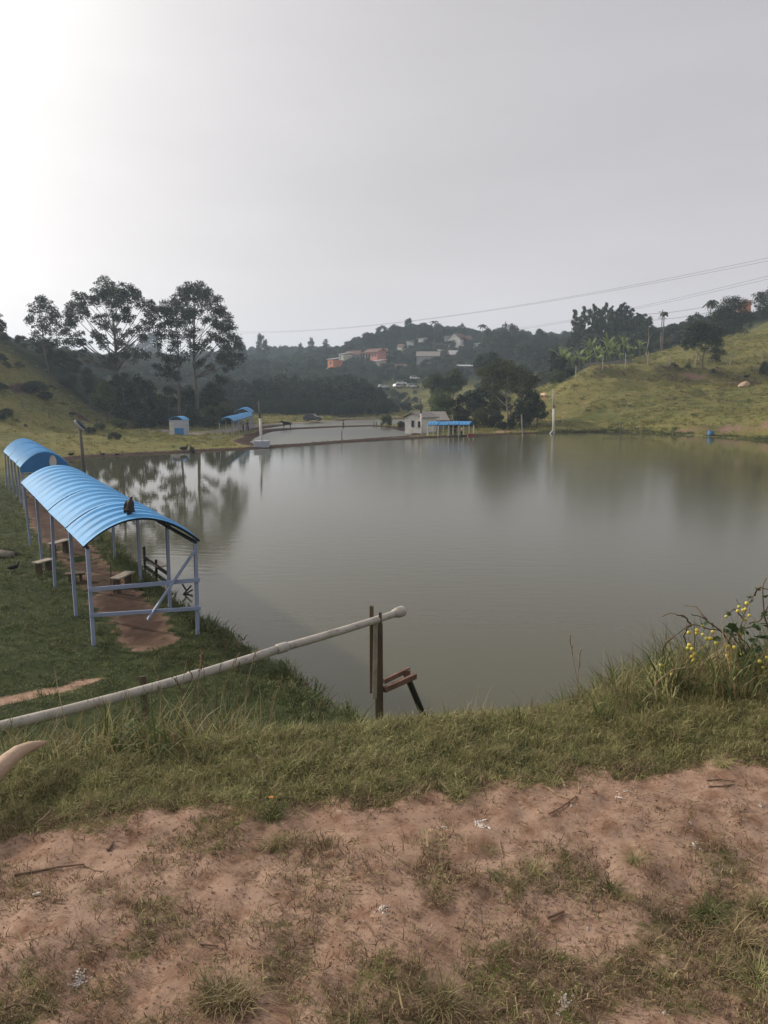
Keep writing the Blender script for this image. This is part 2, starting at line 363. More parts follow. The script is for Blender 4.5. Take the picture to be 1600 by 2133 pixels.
CTRL = [(0,740,118),(50,750,124),(110,770,130),(170,797,136),(215,832,142),(240,870,140),(0,800,108),(100,810,120),(170,840,124),(0,860,100),(100,868,106),(190,872,118),(0,900,88),(110,900,98),(60,925,80),
 (560,735,560),(520,757,500),(620,752,480),(700,748,450),(780,708,430),(850,696,425),(930,700,420),(985,722,410),(1050,720,400),(1130,722,385),(1200,722,350),(1300,722,320),(1400,706,290),(1500,688,280),(1600,678,270),
 (780,757,380),(720,757,385),(685,770,370),(900,752,370),(960,728,385),(960,780,330),(850,800,300),(700,805,300),(900,838,260),(800,850,245),(600,845,262),(480,845,262),(1050,790,300),(1000,842,225),(1080,830,235),(1100,770,300),
 (1600,698,212),(1540,706,205),(1460,714,195),(1380,738,185),(1300,764,172),(1200,786,160),(1160,815,148),(1125,860,140),(1100,888,134),
 (1250,782,157),(1350,786,156),(1450,788,155),(1600,792,150),(1200,830,142),(1350,832,138),(1500,840,133),(1600,844,128),(1180,880,129),(1280,888,126),(1330,876,124.5),(1450,877,120),(1600,878,112),
 (1420,900,117),(1320,894,122),(1520,903,110),(1600,908,104),
 (300,760,640),(200,765,640),(100,768,640),(0,770,640),(400,765,620)]
P3 = [tuple(PY(*c)) for c in CTRL]
P3 += [(x, y, .5) for x, y in [(-40,60),(-34,72),(-28,80),(-20,88),(-25,95),(-35,100),(-32,112),(-22,115),(-20,105),(-22,135),(-32,135),(-30,165),(-20,180),(-10,185),(0,190),(15,190),(8,150),(12,132),(5,118),(15,118),(10,106),(20,112),(-8,92),(-5,140),(-45,150),(-40,190),(-30,205),(10,210),(28,150),(28,128),(55,50),(52,65),(53,90)]]
P3 += [(-60,60,9),(-90,60,20),(-60,40,8),(-100,110,22),(-130,160,26),(-75,170,10),(-60,210,6),(-110,260,18),(-160,220,26),(-200,100,40),(70,60,6),(85,90,14),(100,120,22),(120,60,25),(150,160,34),(130,220,34),(90,260,24),(180,280,38),(250,200,45),
  (-300,500,28),(300,500,40),(0,600,30),(0,800,10),(300,900,15),(-300,900,15),(-500,300,40),(500,300,60),(600,800,10),(-600,800,10),(0,1150,5),(600,1150,5),(-600,1150,5),(-600,60,30),(600,60,50)]
P3 = np.array(P3, float)
def _U(r2): return np.where(r2 > 0, r2*np.log(np.maximum(r2, 1e-9)), 0)*.5
_S = 100.0; _X = P3[:, :2]/_S; _n = len(P3)
_K = _U(((_X[:, None]-_X[None])**2).sum(-1)) + np.eye(_n)*2e-4
_Q = np.c_[np.ones(_n), _X]; _A = np.block([[_K, _Q], [_Q.T, np.zeros((3, 3))]])
_W = np.linalg.solve(_A, np.r_[P3[:, 2], 0, 0, 0])
def tps(x, y):
    sh = x.shape; q = np.c_[x.ravel(), y.ravel()]/_S; out = np.empty(len(q))
    for i in range(0, len(q), 20000):
        b = q[i:i+20000]; out[i:i+20000] = _U(((b[:, None]-_X[None])**2).sum(-1)) @ _W[:_n] + _W[_n] + b @ _W[_n+1:]
    return out.reshape(sh)
YB = [tuple(PZ(a, b, 4.9)[:2]) for a, b in [(-700,1760),(0,1738),(120,1712),(250,1700),(420,1695),(550,1725),(640,1695),(800,1690),(900,1655),(960,1690),(1010,1640),(1100,1655),(1170,1625),(1250,1612),(1400,1628),(1500,1600),(1600,1600),(2300,1560)]]
YBx = np.array([p[0] for p in YB]); YBy = np.array([p[1] for p in YB])
def crest_y(x): return 3.45 - .38*ss((-.5-x)/1.1) + .5*ss((x-.6)/1.6) + .12*np.sin(x*1.7)
CUT1 = [tuple(PZ(a, b, .9)[:2]) for a, b in ((1285,893),(1400,892.5),(1500,894),(1600,897),(1750,904))]
CUT2 = [tuple(PY(a, b, Y)[:2]) for a, b, Y in ((1190,787,155),(1290,783,155),(1400,787,154),(1500,788,153),(1620,793,150))]
def signed(x, y, pts):
    best = np.full(x.shape, 1e9); sg = np.zeros(x.shape); en = np.zeros(x.shape); n = len(pts)-1
    for i, ((ax, ay), (bx, by)) in enumerate(zip(pts[:-1], pts[1:])):
        ex, ey = bx-ax, by-ay; tt = ((x-ax)*ex+(y-ay)*ey)/(ex*ex+ey*ey); t = np.clip(tt, 0, 1); d = np.hypot(x-ax-t*ex, y-ay-t*ey)
        c = (ex*(y-ay)-ey*(x-ax))/math.hypot(ex, ey); k = d < best; best = np.where(k, d, best); sg = np.where(k, c, sg); en = np.where(k, (i+t)/n, en)
    return sg, best, en
def cuts(x, y):
    s1, b1, e1 = signed(x, y, CUT1); s1 = s1+(fbm(x*.22, y*.2, 3, 81)-.5)*2.0
    s2, b2, e2 = signed(x, y, CUT2); s2 = s2+(fbm(x*.2, y*.15, 3, 83)-.5)*3
    f1 = ss(e1/.25); f2 = ss(e2/.15)*ss((1.02-e2)/.1)
    near1 = np.abs(b1) < 60
    h = 1.3*ss(s1/1.5)*np.exp(-(np.maximum(s1-1, 0)/11)**2)*f1*near1 + 1.5*ss(s2/1.8)*np.exp(-(np.maximum(s2-3, 0)/9)**2)*f2 - .5*np.exp(-((s2+1.5)/2)**2)*f2
    return h, s1, f1, s2, f2
def height(x, y, detail=True):
    x = np.asarray(x, float); y = np.asarray(y, float)
    wob = (fbm(x*.9, y*.9, 3, 5)-.5)*.7 + (fbm(x*.12, y*.12, 3, 8)-.5)*.6*ss((y-60)/30)
    d1 = sdf(x, y, POND1) + wob
    d = d1
    far = y > 70
    for P in (POND2, POND3, POND4):
        dd = np.full(x.shape, 1e9); dd[far] = sdf(x[far], y[far], P) + wob[far]*.7; d = np.minimum(d, dd)
    # banks round the near pond
    hn = .5*ss(d1/.9) + .33*np.maximum(0, d1-5.2)*ss((d1-4)/5)
    hn = np.where(x > 20, .5*ss(d1/.9) + .2*np.maximum(0, d1-3), hn); hn = np.minimum(hn, 14)
    ht = np.maximum(tps(x, y), .12)
    hf = .15 + (ht-.15)*ss((d-2.8)/8)
    rh = (x > 20) & (y > 85) & (y < 200); ch = np.zeros(x.shape); ch[rh] = cuts(x[rh], y[rh])[0]; hf = hf+ch*ss((d-1.5)/2)
    hf = hf*ss(d/.8)
    h = hn + (hf-hn)*ss((y-42)/26)
    # earth dam the camera stands on
    cy = crest_y(x); over = y-cy
    sl = .60 - .10*ss((x-1)/2)
    dam = 4.9 - np.maximum(0, over)*sl - .10*np.exp(-(over/.5)**2)*.6 + .10*ss((x-.9)/1.2)*ss((y-2.4)/1.4)
    dam = dam - .2*np.maximum(0, -y-6)
    h = np.where(y < 20, np.maximum(h, np.minimum(dam, 5.2)), h)
    h = np.where(d < 0, np.where((d1 < 0) & (dam > -.5) & (y < 20), np.maximum(dam, np.maximum(-1.2, d*.5)), np.maximum(-1.2, d*.5)), h)
    if detail:
        n1 = (fbm(x*.5, y*.5, 4, 11)-.5)*.35*ss((d-.3)/3)*ss((y-8)/8)*np.where(y > 60, ss((d-2.5)/3), 1)
        n2 = (fbm(x*.10, y*.22, 4, 21)-.5)*2.2*ss((d-6)/14)*ss((y-75)/30)
        n4 = (fbm(x*.45, y*.9, 3, 27)-.5)*.7*ss((d-6)/14)*ss((y-75)/30)*(y < 260)
        n3 = (fbm(x*3, y*3, 4, 31)-.5)*.05 + (fbm(x*11, y*11, 4, 37)-.5)*.045 + (fbm(x*30, y*30, 2, 41)-.5)*.012
        h = h + n1 + n2 + n4 + n3*ss((9-y)/4)
    return h
def H1(x, y): return float(height(np.array([x]), np.array([y]))[0])
def seg_d(x, y, pts):
    d = np.full(x.shape, 1e9)
    for (ax, ay), (bx, by) in zip(pts[:-1], pts[1:]):
        ex, ey = bx-ax, by-ay; t = np.clip(((x-ax)*ex+(y-ay)*ey)/(ex*ex+ey*ey+1e-9), 0, 1)
        d = np.minimum(d, np.hypot(x-ax-t*ex, y-ay-t*ey))
    return d
# bare patches and grassy patches inside the worn soil strip in front: (x px, y px, radius px, strength)
TURF = [(90,1905,150,.45),(330,1890,130,.6),(200,1960,160,.35),(420,1980,200,.55),(250,2060,190,.45),(560,2070,200,.55),(760,1990,150,.45),(60,2110,120,.4),(840,1960,120,.35),(1000,1870,120,.5),(1080,1960,200,.6),
        (1240,1840,110,.6),(1330,1880,130,.6),(1250,2000,220,.5),(1420,2060,220,.42),(1550,1950,170,.62),(1580,2100,150,.48),(900,2080,170,.45),(700,2110,140,.5),(100,1690,160,.6),(0,1760,110,.4),(480,1700,120,.45),(580,1770,60,.7),(980,1640,80,.6),(1490,1790,90,.3)]
TW = [(*PZ(a, b, 4.9)[:2], r*(PZ(a, b, 4.9).length/F_PX)*1.15, s) for a, b, r, s in [(a, b, r, s) for a, b, r, s in TURF]]
TW = [(x, y, (math.hypot(x, y, 1.6)*r/F_PX)*1.25, s) for (x, y, _, s), (_, _, r, _) in zip(TW, TURF)]
def turf(x, y):
    """0..1 how grassy the ground near the camera is"""
    yb = np.interp(x, YBx, YBy); c = ss((y-yb+(fbm(x*6, y*6, 4, 3)-.5)*.35)/.12)
    p = np.zeros(x.shape)
    for bx, by, br, s in TW: p = np.maximum(p, s*np.exp(-(((x-bx)/br)**2+((y-by)/(br*1.1))**2)))
    p = p*1.02 + (fbm(x*5, y*5, 5, 51)-.5)*1.4 + .06*ss((2.15-y)/.3)
    return np.clip(np.maximum(c, ss((p-.15)/.6)*.62), 0, 1)
def masks(x, y, z):
    d1 = sdf(x, y, POND1); g = turf(x, y)
    soil = np.where(y < 8, 1-g, 0.0)
    soil = np.where((y < 8) & (y > np.interp(x, YBx, YBy)+.25), .12, soil)
    soil = np.where(y < np.interp(x, YBx, YBy)-.02, np.maximum(soil, .47), soil)
    soil = np.where(y < 1.2, .8, soil)
    # worn floor under the shelters, foot path, dyke edges
    fl = seg_d(x, y, [(-5.7, 17.4), (-7.3, 20), (-10.2, 25), (-14, 31), (-19, 40), (-25, 52)])
    s1 = np.where(fl < 1.5, ss((.98-fl)/.75)*np.clip(-.25+1.5*fbm(x*.8, y*.8, 4, 61), 0, .8), 0)
    pth = seg_d(x, y, [tuple(PZ(a, b, .9)[:2]) for a, b in ((-300,1470),(0,1418),(80,1400),(150,1390),(190,1375))])
    s2 = ss((.36-pth+.25*(fbm(x*2, y*2, 3, 14)-.5))/.25)*.9
    soil = np.maximum(soil, np.maximum(s1, s2))
    d2 = np.minimum(sdf(x, y, POND2), sdf(x, y, POND3)); dy = ss((.55-z)/.12)*(y > 60)
    edge = ((d1 < 3) | (d2 < 3)) & (y > 60) & (x < 36)
    wet = np.where(edge & (z < .6), ss((2.5-np.minimum(d1, d2)+(fbm(x*.4, y*.4, 3, 44)-.5)*1.5)/.5), 0)
    wet = np.maximum(wet, np.where((y < 55) & (y > 10) & (d1 < .3), .8, 0)); wet = np.maximum(wet, np.where((y > 14) & (y < 60), ss(s1/.3)*.9, 0))  # dark soil tone on the pond margin and on the worn shelter floor
    soil = np.maximum(soil, np.where(wet > .3, .9, 0))
    # cut earth banks on the right-hand hill
    c4 = seg_d(x, y, [tuple(PZ(a, b, .8)[:2]) for a, b in ((30,897),(90,893),(150,892),(215,896))]); k4 = ss((1.6-c4)/.8)*ss((fbm(x*.3, y*.3, 3, 29)-.3)/.2); soil = np.maximum(soil, k4*.9); wet = np.maximum(wet, k4)
    _, s1, f1, s2, f2 = cuts(x, y)
    rr_ = (x > 20) & (y > 85) & (y < 200)
    soil = np.where(rr_, np.maximum(soil, ss((s1+.1)/.4)*ss((1.7-s1)/.6)*f1*np.clip(.1+1.0*fbm(x*1.3, y*.2, 3, 71), 0, .8)), soil)
    soil = np.where(rr_, np.maximum(soil, ss((s2+.4)/.4)*ss((1.3-s2)/.5)*f2*(.1+.95*fbm(x*.4, y*.3, 3, 72))), soil)
    for p in (((1225,832,142),(1205,870,133)), ((1180,830,141),(1170,872,132)), ((1165,800,150),(1150,815,147)), ((1310,845,136),(1290,872,130))):
        c = seg_d(x, y, [tuple(PY(*q)[:2]) for q in p]); soil = np.maximum(soil, ss((.55-c)/.5)*ss((fbm(x*.9, y*.5, 3, 19)-.32)/.2)*.7)
    c3 = seg_d(x, y, [tuple(PZ(a, b, .5)[:2]) for a, b in ((1035,897),(1065,893))]); soil = np.maximum(soil, ss((1.8-c3)/.8)*.8)
    wet = np.where(rr_ & (s1 > -.5) & (s1 < 2.5) & (f1 > 0), np.maximum(wet, .5*fbm(x*1.1, y*.2, 3, 73)), wet)
    track = np.zeros(x.shape)
    for p, wd in ((((300,896),(340,899),(400,903),(450,898),(475,893),(530,882),(600,878),(700,873),(850,871)), 2.2),):
        c = seg_d(x, y, [tuple(PZ(a, b, .5)[:2]) for a, b in p]); track = np.maximum(track, ss((wd-c)/.8))
    lush = np.where((y < 60) & (x < 18), 1-.5*ss((y-45)/15), 0)  # darker grass colour paints the shade lying over the left bank
    lush = np.where(y < np.interp(x, YBx, YBy)+1.0, .55, lush)
    wood = ss((y-205)/30); wood = np.where((x < -28) & (y > 118) & (x < -.33*y+22), np.maximum(wood, ss((y-118)/12)), wood)
    hole = np.exp(-(((x-28)/26)**2+((y-262)/42)**2)); wood = wood*(1-.9*ss(hole*1.6))
    wood = np.where((x > 62) & (y > 170) & (y < 250), wood*ss((y-218)/15), wood)
    return dict(soil=soil*(1-wood), wet=np.clip(wet, 0, 1), track=track, lush=lush, wood=wood, farbump=ss((y-40)/30))
def axis(lo, hi, dense_lo, dense_hi, step, caps):
    a = list(np.arange(dense_lo, dense_hi, step)); s = step; v = a[-1]; out = []
    while v < hi:
        cap = [c for lim, c in caps if abs(v) < lim][0]; s = min(s*1.07, cap); v += s; out.append(v)
    s = step; v = a[0]; low = []
    while v > lo:
        cap = [c for lim, c in caps if abs(v) < lim][0]; s = min(s*1.07, cap); v -= s; low.append(v)
    return np.array(low[::-1]+a+out)
ax = axis(-650, 650, -2.3, 2.5, .028, [(25, .32), (75, 1.0), (9999, 14)])
ay = axis(-60, 1160, 1.3, 4.7, .028, [(40, .32), (145, .8), (260, 1.6), (9999, 14)])
GX, GY = np.meshgrid(ax, ay); GZ = height(GX, GY)
idx = np.arange(GX.size).reshape(GX.shape)
quads = np.stack([idx[:-1, :-1], idx[:-1, 1:], idx[1:, 1:], idx[1:, :-1]], -1).reshape(-1, 4)
ground = ob('ground', mesh_np('ground', np.c_[GX.ravel(), GY.ravel(), GZ.ravel()], quads, ground_mat(), {k: v.ravel() for k, v in masks(GX, GY, GZ).items()}, smooth=True))
tag(ground, 'bare reddish earth, grassy banks, dykes and hill pasture round the ponds', 'ground', kind='structure')
WM = water_mat()
WF = water_mat(True)
def pond(poly, label, grow=1.5, WM=WF):
    c = Vector((sum(p[0] for p in poly)/len(poly), sum(p[1] for p in poly)/len(poly)))
    xs = [p[0] for p in poly]; ys = [p[1] for p in poly]
    # convex-ish sheet running a little way under the banks
    pts = []
    for i, p in enumerate(poly):
        a = Vector(poly[i-1]); b = Vector(poly[(i+1) % len(poly)]); t = (b-a).normalized(); nrm = Vector((t.y, -t.x))
        q = Vector(p)+nrm*grow
        if sdf(np.array([q.x]), np.array([q.y]), poly)[0] < 0: q = Vector(p)-nrm*grow
        pts.append((q.x, q.y, 0))
    o = MB().poly(pts).build('pond_water', WM); tag(o, label, 'pond', kind='structure')
    if o.data.polygons[0].normal.z < 0: o.data.flip_normals()
    return o
pond(POND1, 'wide murky fishing pond mirroring the pale sky in front of the grass crest', WM=WM)
pond(POND2, 'second narrow pond behind the dark earth dyke')
pond(POND3, 'third pond in front of the dark parked car')
pond(POND4, 'farthest thin strip of pond water')

# ------------------------------------------------------------------ scattered ground cover
def scatter(name, pts, rot, sc, pid, protos, label, cat):
    me = bpy.data.meshes.new(name); me.vertices.add(len(pts)); me.vertices.foreach_set('co', np.asarray(pts, np.float32).ravel())
    a = me.attributes.new('rot', 'FLOAT_VECTOR', 'POINT'); a.data.foreach_set('vector', np.asarray(rot, np.float32).ravel())
    a = me.attributes.new('sc', 'FLOAT', 'POINT'); a.data.foreach_set('value', np.asarray(sc, np.float32))
    a = me.attributes.new('pid', 'INT', 'POINT'); a.data.foreach_set('value', np.asarray(pid, np.int32))
    o = ob(name, me); tag(o, label, cat, kind='stuff')
    col = bpy.data.collections.new(name+'_kinds')
    for i, p in enumerate(protos): col.objects.link(p)
    ng = bpy.data.node_groups.new(name, 'GeometryNodeTree')
    ng.interface.new_socket('Geometry', in_out='INPUT', socket_type='NodeSocketGeometry'); ng.interface.new_socket('Geometry', in_out='OUTPUT', socket_type='NodeSocketGeometry')
    N = ng.nodes; L = ng.links; gi = N.new('NodeGroupInput'); go = N.new('NodeGroupOutput'); ip = N.new('GeometryNodeInstanceOnPoints'); ci = N.new('GeometryNodeCollectionInfo')
    ci.inputs['Collection'].default_value = col; ci.inputs['Separate Children'].default_value = True; ci.inputs['Reset Children'].default_value = True
    def na(nm, ty): n = N.new('GeometryNodeInputNamedAttribute'); n.data_type = ty; n.inputs['Name'].default_value = nm; return n.outputs['Attribute']
    ip.inputs['Pick Instance'].default_value = True
    L.new(gi.outputs[0], ip.inputs['Points']); L.new(ci.outputs[0], ip.inputs['Instance']); L.new(na('pid', 'INT'), ip.inputs['Instance Index'])
    L.new(na('rot', 'FLOAT_VECTOR'), ip.inputs['Rotation']); L.new(na('sc', 'FLOAT'), ip.inputs['Scale']); L.new(ip.outputs[0], go.inputs[0])
    m = o.modifiers.new('scatter', 'NODES'); m.node_group = ng
    return o
NR = np.random.default_rng(7)
def tuft_mesh(name, n, hgt, spread, lean, width, m, seed, hvar=.5, segs=3):
    r = np.random.default_rng(seed); V = []; Fq = []; A = []
    for i in range(n):
        a = r.uniform(0, 6.283); d = spread*math.sqrt(r.random()); x0, y0 = d*math.cos(a), d*math.sin(a)
        az = r.uniform(0, 6.283) if r.random() < .5 else a+r.normal(0, .5)
        h = hgt*(1-hvar+hvar*2*r.random()); l0 = lean*(.3+.9*r.random()); wd = width*(.6+.8*r.random()); ca, sa = math.cos(az), math.sin(az); tw = r.normal(0, .6)
        px, py = -math.sin(az+tw), math.cos(az+tw); x, y, z = x0, y0, -.01; th = l0*.35; b = len(V); rv = r.random(); st = h/segs
        for k in range(segs+1):
            ww = wd*(1-(k/segs)**1.6)*.5+wd*.04
            V.append((x-px*ww, y-py*ww, z)); V.append((x+px*ww, y+py*ww, z)); A += [rv, rv]
            x += ca*math.sin(th)*st; y += sa*math.sin(th)*st; z += max(math.cos(th), -.15)*st; th += l0*(1.1/segs)*2
        for k in range(segs): q = b+2*k; Fq.append((q, q+1, q+3, q+2))
    return mesh_np(name, V, Fq, m, {'rnd': A}, smooth=True)
def protos(base, specs): return [bpy.data.objects.new('%s_kind_%s' % (base, 'abcdefgh'[i]), tuft_mesh(base, *sp)) for i, sp in enumerate(specs)]
G = MATS
short = protos('turf_tuft', [(34, .05, .05, 1.5, .0035, G['grass_crest'], 1), (30, .065, .05, 1.2, .0036, G['grass_crest'], 2), (26, .045, .06, 1.9, .0036, G['grass_dry'], 3), (36, .055, .05, 1.4, .0034, G['grass_lush'], 4), (30, .05, .06, 1.7, .003, G['grass_crest'], 5)])
mossy = protos('thin_turf', [(22, .022, .045, 1.9, .0026, G['grass_moss'], 11), (26, .03, .04, 1.6, .0026, G['grass_moss'], 12), (20, .026, .05, 1.8, .0026, G['grass_crest'], 13)])
longg = protos('long_grass', [(22, .22, .07, 1.0, .006, G['grass_crest'], 21), (26, .28, .08, 1.2, .007, G['grass_lush'], 22), (14, .32, .07, .8, .0045, G['grass_dry'], 23), (24, .17, .07, 1.2, .006, G['grass_lush'], 24)])
bank = protos('bank_grass', [(26, .14, .16, 1.4, .012, G['grass_lush'], 31), (30, .10, .18, 1.6, .012, G['grass_lush'], 32), (22, .22, .14, 1.2, .012, G['grass_lush'], 33), (16, .16, .16, 1.4, .010, G['grass_crest'], 34)])
hillg = protos('hill_grass', [(26, .30, .5, 1.4, .05, G['grass_hill'], 41), (26, .45, .45, 1.2, .055, G['grass_hill'], 42), (24, .35, .5, 1.5, .05, G['grass_lush'], 43)])
def place(n, box, dens, seed):
    r = np.random.default_rng(seed); x = r.uniform(box[0], box[1], n); y = r.uniform(box[2], box[3], n)
    k = r.random(n) < dens(x, y); x, y = x[k], y[k]; z = height(x, y); return x, y, z, r
def go(name, xyz, r, protos_, w_, label, cat, s=(.7, 1.3), tilt=.15, sfun=None):
    x, y, z = xyz; n = len(x); w_ = np.array(w_, float); pid = r.choice(len(protos_), n, p=w_/w_.sum())
    rot = np.c_[r.normal(0, tilt, n), r.normal(0, tilt, n), r.uniform(0, 6.28, n)]; sc = r.uniform(*s, n)
    if sfun is not None: sc = sc*sfun(x, y)
    return scatter(name, np.c_[x, y, z], rot, sc, pid, protos_, label, cat)
def inview(x, y, m=.12): return np.abs(x) < (.52+m)*np.maximum(y, .1)+.3
x, y, z, r = place(90000, (-3.2, 3.4, 2.3, 5.2), lambda x, y: inview(x, y)*ss((y-np.interp(x, YBx, YBy)+.02)/.22)*(.45+.6*fbm(x*4, y*4, 3, 91)), 101)
go('crest_grass', (x, y, z), r, short, [3, 2, 2.2, 1.2, 2], 'matted green and straw coloured grass along the crest of the dam', 'grass', (.6, 1.15), .3, lambda x, y: .62+.5*ss((y-np.interp(x, YBx, YBy))/.9))
x, y, z, r = place(60000, (-2.6, 2.8, 1.3, 3.4), lambda x, y: inview(x, y)*turf(x, y)*(y < np.interp(x, YBx, YBy)+.1)*.75, 102)
go('worn_turf', (x, y, z), r, mossy, [3, 2.4, 1], 'thin worn brownish turf growing in patches over the bare soil', 'grass', (.6, 1.3), .3)
def ldens(x, y): cy = crest_y(x); return inview(x, y)*(ss((x-.75)/1.0)*ss((y-cy+.45)/.4)*ss((cy+1.3-y)/.4)*.8 + ss((-.35-x)/.8)*ss((y-cy+.05)/.3)*ss((cy+2.2-y)/.6)*(.25+.9*np.exp(-((x+1.25)/.6)**2)) + .05*(y > cy-.15)*(y < cy+.5))
x, y, z, r = place(9000, (-4.5, 5, 2.8, 7), ldens, 103)
go('long_grass', (x, y, z), r, longg, [3, 2, 1.6, 2], 'long bending grass along the far edge of the crest', 'grass', (.6, 1.15), .15, lambda x, y: .65+.5*ss((x-.8)/1.2)+.5*np.exp(-((x+1.25)/.6)**2))
def bdens(x, y):
    d = sdf(x, y, POND1); m = masks(x, y, np.full(x.shape, .6)); return inview(x, y)*(d > .05)*(y > 8)*(1-.97*ss((m['soil']-.2)/.3))*np.clip(1.15-.02*y, .35, 1)
x, y, z, r = place(60000, (-26, 2.5, 9, 50), bdens, 104)
go('bank_grass', (x, y, z), r, bank, [3, 3, 1, 1.4], 'dark green grass on the left bank round the shelters', 'grass', (.6, 1.3), .25, lambda x, y: (.55+.7*np.exp(-(sdf(x, y, POND1)/1.0)**2))*(1+.012*y)*(.6+.9*fbm(x*.7, y*.7, 3, 77)))
def hdens(x, y):
    m = masks(x, y, np.full(x.shape, 2.0)); d = np.minimum(sdf(x, y, POND1), np.minimum(sdf(x, y, POND2), sdf(x, y, POND3)))
    return inview(x, y)*(d > np.where((y > 85) & (x < 16), 2.8, .8))*(1-m['soil'])*(1-m['wood'])*(1-m['track'])*(.25+.75*ss((fbm(x*.12, y*.25, 4, 55)-.4)/.2))
x, y, z, r = place(110000, (-85, 130, 58, 225), hdens, 105)
go('pasture_grass', (x, y, z), r, hillg, [3, 1.4, 1.2], 'rough tussocky pasture grass over the hills', 'grass', (.35, 1.25), .15, lambda x, y: .45+.5*ss((y-70)/60))

# ------------------------------------------------------------------ shelters
def G3(x, y): return Vector((x, y, H1(x, y)))
def shelter(a, b, right, n, eave, rise, label, bays=None, cat='shelter', group='blue roofed fishing shelters', gable=False, braces=False, ribs=4, zbase=None, posts_r=None, back=False, pw=.085, pm_='post_blue'):
    """a,b: front-left and far-left foot points (xy); right: vector across"""
    a = Vector((a[0], a[1])); b = Vector((b[0], b[1])); ri = Vector((right[0], right[1]))
    z0 = zbase if zbase is not None else H1(a.x, a.y)
    t = thing('fishing_shelter', label, cat, (a.x, a.y, z0), group=group); m = MATS[pm_]; wd = ri.length; rn = ri.normalized(); L = (b-a).length; ln = (b-a)/L
    bays = bays or [i/(n-1) for i in range(n)]
    EZ = z0+eave
    rp = random.Random(int(L*100))
    for s in (0, 1):
        for i, u in enumerate(bays):
            p = a+(b-a)*u+ri*s; g = H1(p.x, p.y); j = Vector((rp.uniform(-.05, .05), rp.uniform(-.05, .05)))
            q = MB().bar((p.x+j.x, p.y+j.y, g-.15), (p.x, p.y, EZ-.03), pw, pw, up=(ln.x, ln.y, 0)); q.build('post', m, t, bevel=.008)
        e0 = a+ri*s-ln*.05; e1 = b+ri*s+ln*.05
        MB().bar((e0.x, e0.y, EZ), (e1.x, e1.y, EZ), .06, .07).build('eave_beam', MATS['beam_dark'], t)
    K = 18; ov = .1
    def arch(v, extra=0):          # v 0..1 across
        return (v, EZ+.045+(rise+extra)*(1-(2*v-1)**2)+extra)
    def P(u, v, e=0):
        q = a+ln*u+ri*(-.04+1.08*v); return (q.x, q.y, EZ+.045+rise*(1-(2*v-1)**2)+e)
    for i, u in enumerate(bays):
        pts = [P(L*u, k/K, -.035) for k in range(K+1)]
        MB().tube(pts, .025, 6).build('arch_rib', MATS['beam_dark'], t, smooth=True)
    for i in range(len(bays)-1):
        u0 = L*bays[i]+(.035 if i else -ov); u1 = L*bays[i+1]+(ov if i == len(bays)-2 else -.02); lift = .03*(i % 2)+rp.uniform(0, .02)
        W = u1-u0; prof = []
        for k in range(ribs):
            c = (k+.5)*W/ribs; h = W/ribs
            prof += [(c-h*.26, 0), (c-h*.14, .06), (c+h*.14, .06), (c+h*.26, 0)]
        prof = [(0, 0)]+prof+[(W, 0)]
        mb = MB(); nn = len(prof)
        tw = rp.uniform(-.012, .012)
        for th in (0, -.006):
            for k in range(K+1):
                for (uu, hh) in prof:
                    v = k/K; edge = .035*(1 if k in (0, K) else 0)
                    mb.v.append(P(u0+uu, v, hh*min(1, 1.2*math.sin(math.pi*v)**.35)+lift+th+tw*uu))
        for th in (0, 1):
            o_ = th*(K+1)*nn
            for k in range(K):
                for j in range(nn-1):
                    q = (o_+k*nn+j, o_+k*nn+j+1, o_+(k+1)*nn+j+1, o_+(k+1)*nn+j); mb.f.append(q if th else q[::-1])
        N1 = (K+1)*nn
        for k in range(K):
            for j in (0, nn-1): mb.f.append((k*nn+j, (k+1)*nn+j, N1+(k+1)*nn+j, N1+k*nn+j))
        mb.build('roof_panel', MATS['roof_blue'], t)
    if gable:
        pts = [P(-.14, k/K, -.01) for k in range(K+1)]; base = [(pts[-1][0], pts[-1][1], EZ-.22), (pts[0][0], pts[0][1], EZ-.22)]
        MB().poly(pts+base, .03, (-ln.x, -ln.y, 0)).build('gable_panel', MATS['panel_blue'], t)
        c = a+ri*.67-ln*.2; mb = MB(); ring = []
        for k in range(20):
            an = 2*math.pi*k/20; ring.append((c.x+rn.x*.17*math.cos(an), c.y+rn.y*.17*math.cos(an), EZ+.28+.33*math.sin(an)))
        mb.poly(ring, .03, (-ln.x, -ln.y, 0)).build('oval_plate', MATS['pole_white'], t)
        q = a-ln*.02; MB().bar((q.x, q.y, EZ-.3), (q.x+ri.x, q.y+ri.y, EZ-.3), .07).build('cross_rail', m, t)
    if braces:
        p = a-ln*.07; q = p+ri
        def F(s, z): v = p+ri*s; return (v.x, v.y, z0+z)
        MB().bar(F(-.02, 1.35), F(1.02, 1.42), .045, .10, up=(0, 0, 1)).build('cross_rail', m, t, bevel=.006)
        MB().bar(F(-.02, .72), F(1.02, .70), .045, .09, up=(0, 0, 1)).build('cross_rail', m, t, bevel=.006)
        p = a-ln*.125
        MB().bar(F(.97, 2.15), F(.50, .52), .045, .10, up=(ln.x, ln.y, 0)).build('diagonal_brace', m, t, bevel=.006)
    return t
LP = [PZ(*q, .5) for q in [(195,1340),(150,1285),(113,1225),(80,1175),(60,1135)]]
v0, v1 = LP[0], LP[4]; fr = PZ(415, 1322, .5)
Ltot = (v1-v0).length; bays = [min(1, (p-v0).length/Ltot) for p in LP]
shelter(v0, v1, (fr-v0)[:2], 5, 2.36, .62, 'nearest blue arched shelter with crossed braces on its front end', bays=bays, braces=True, zbase=.5, ribs=4)
s2a = PZ(52, 1062, .5); s2b = PZ(16, 1012, .5); s2r = PZ(147, 1056, .5)-s2a
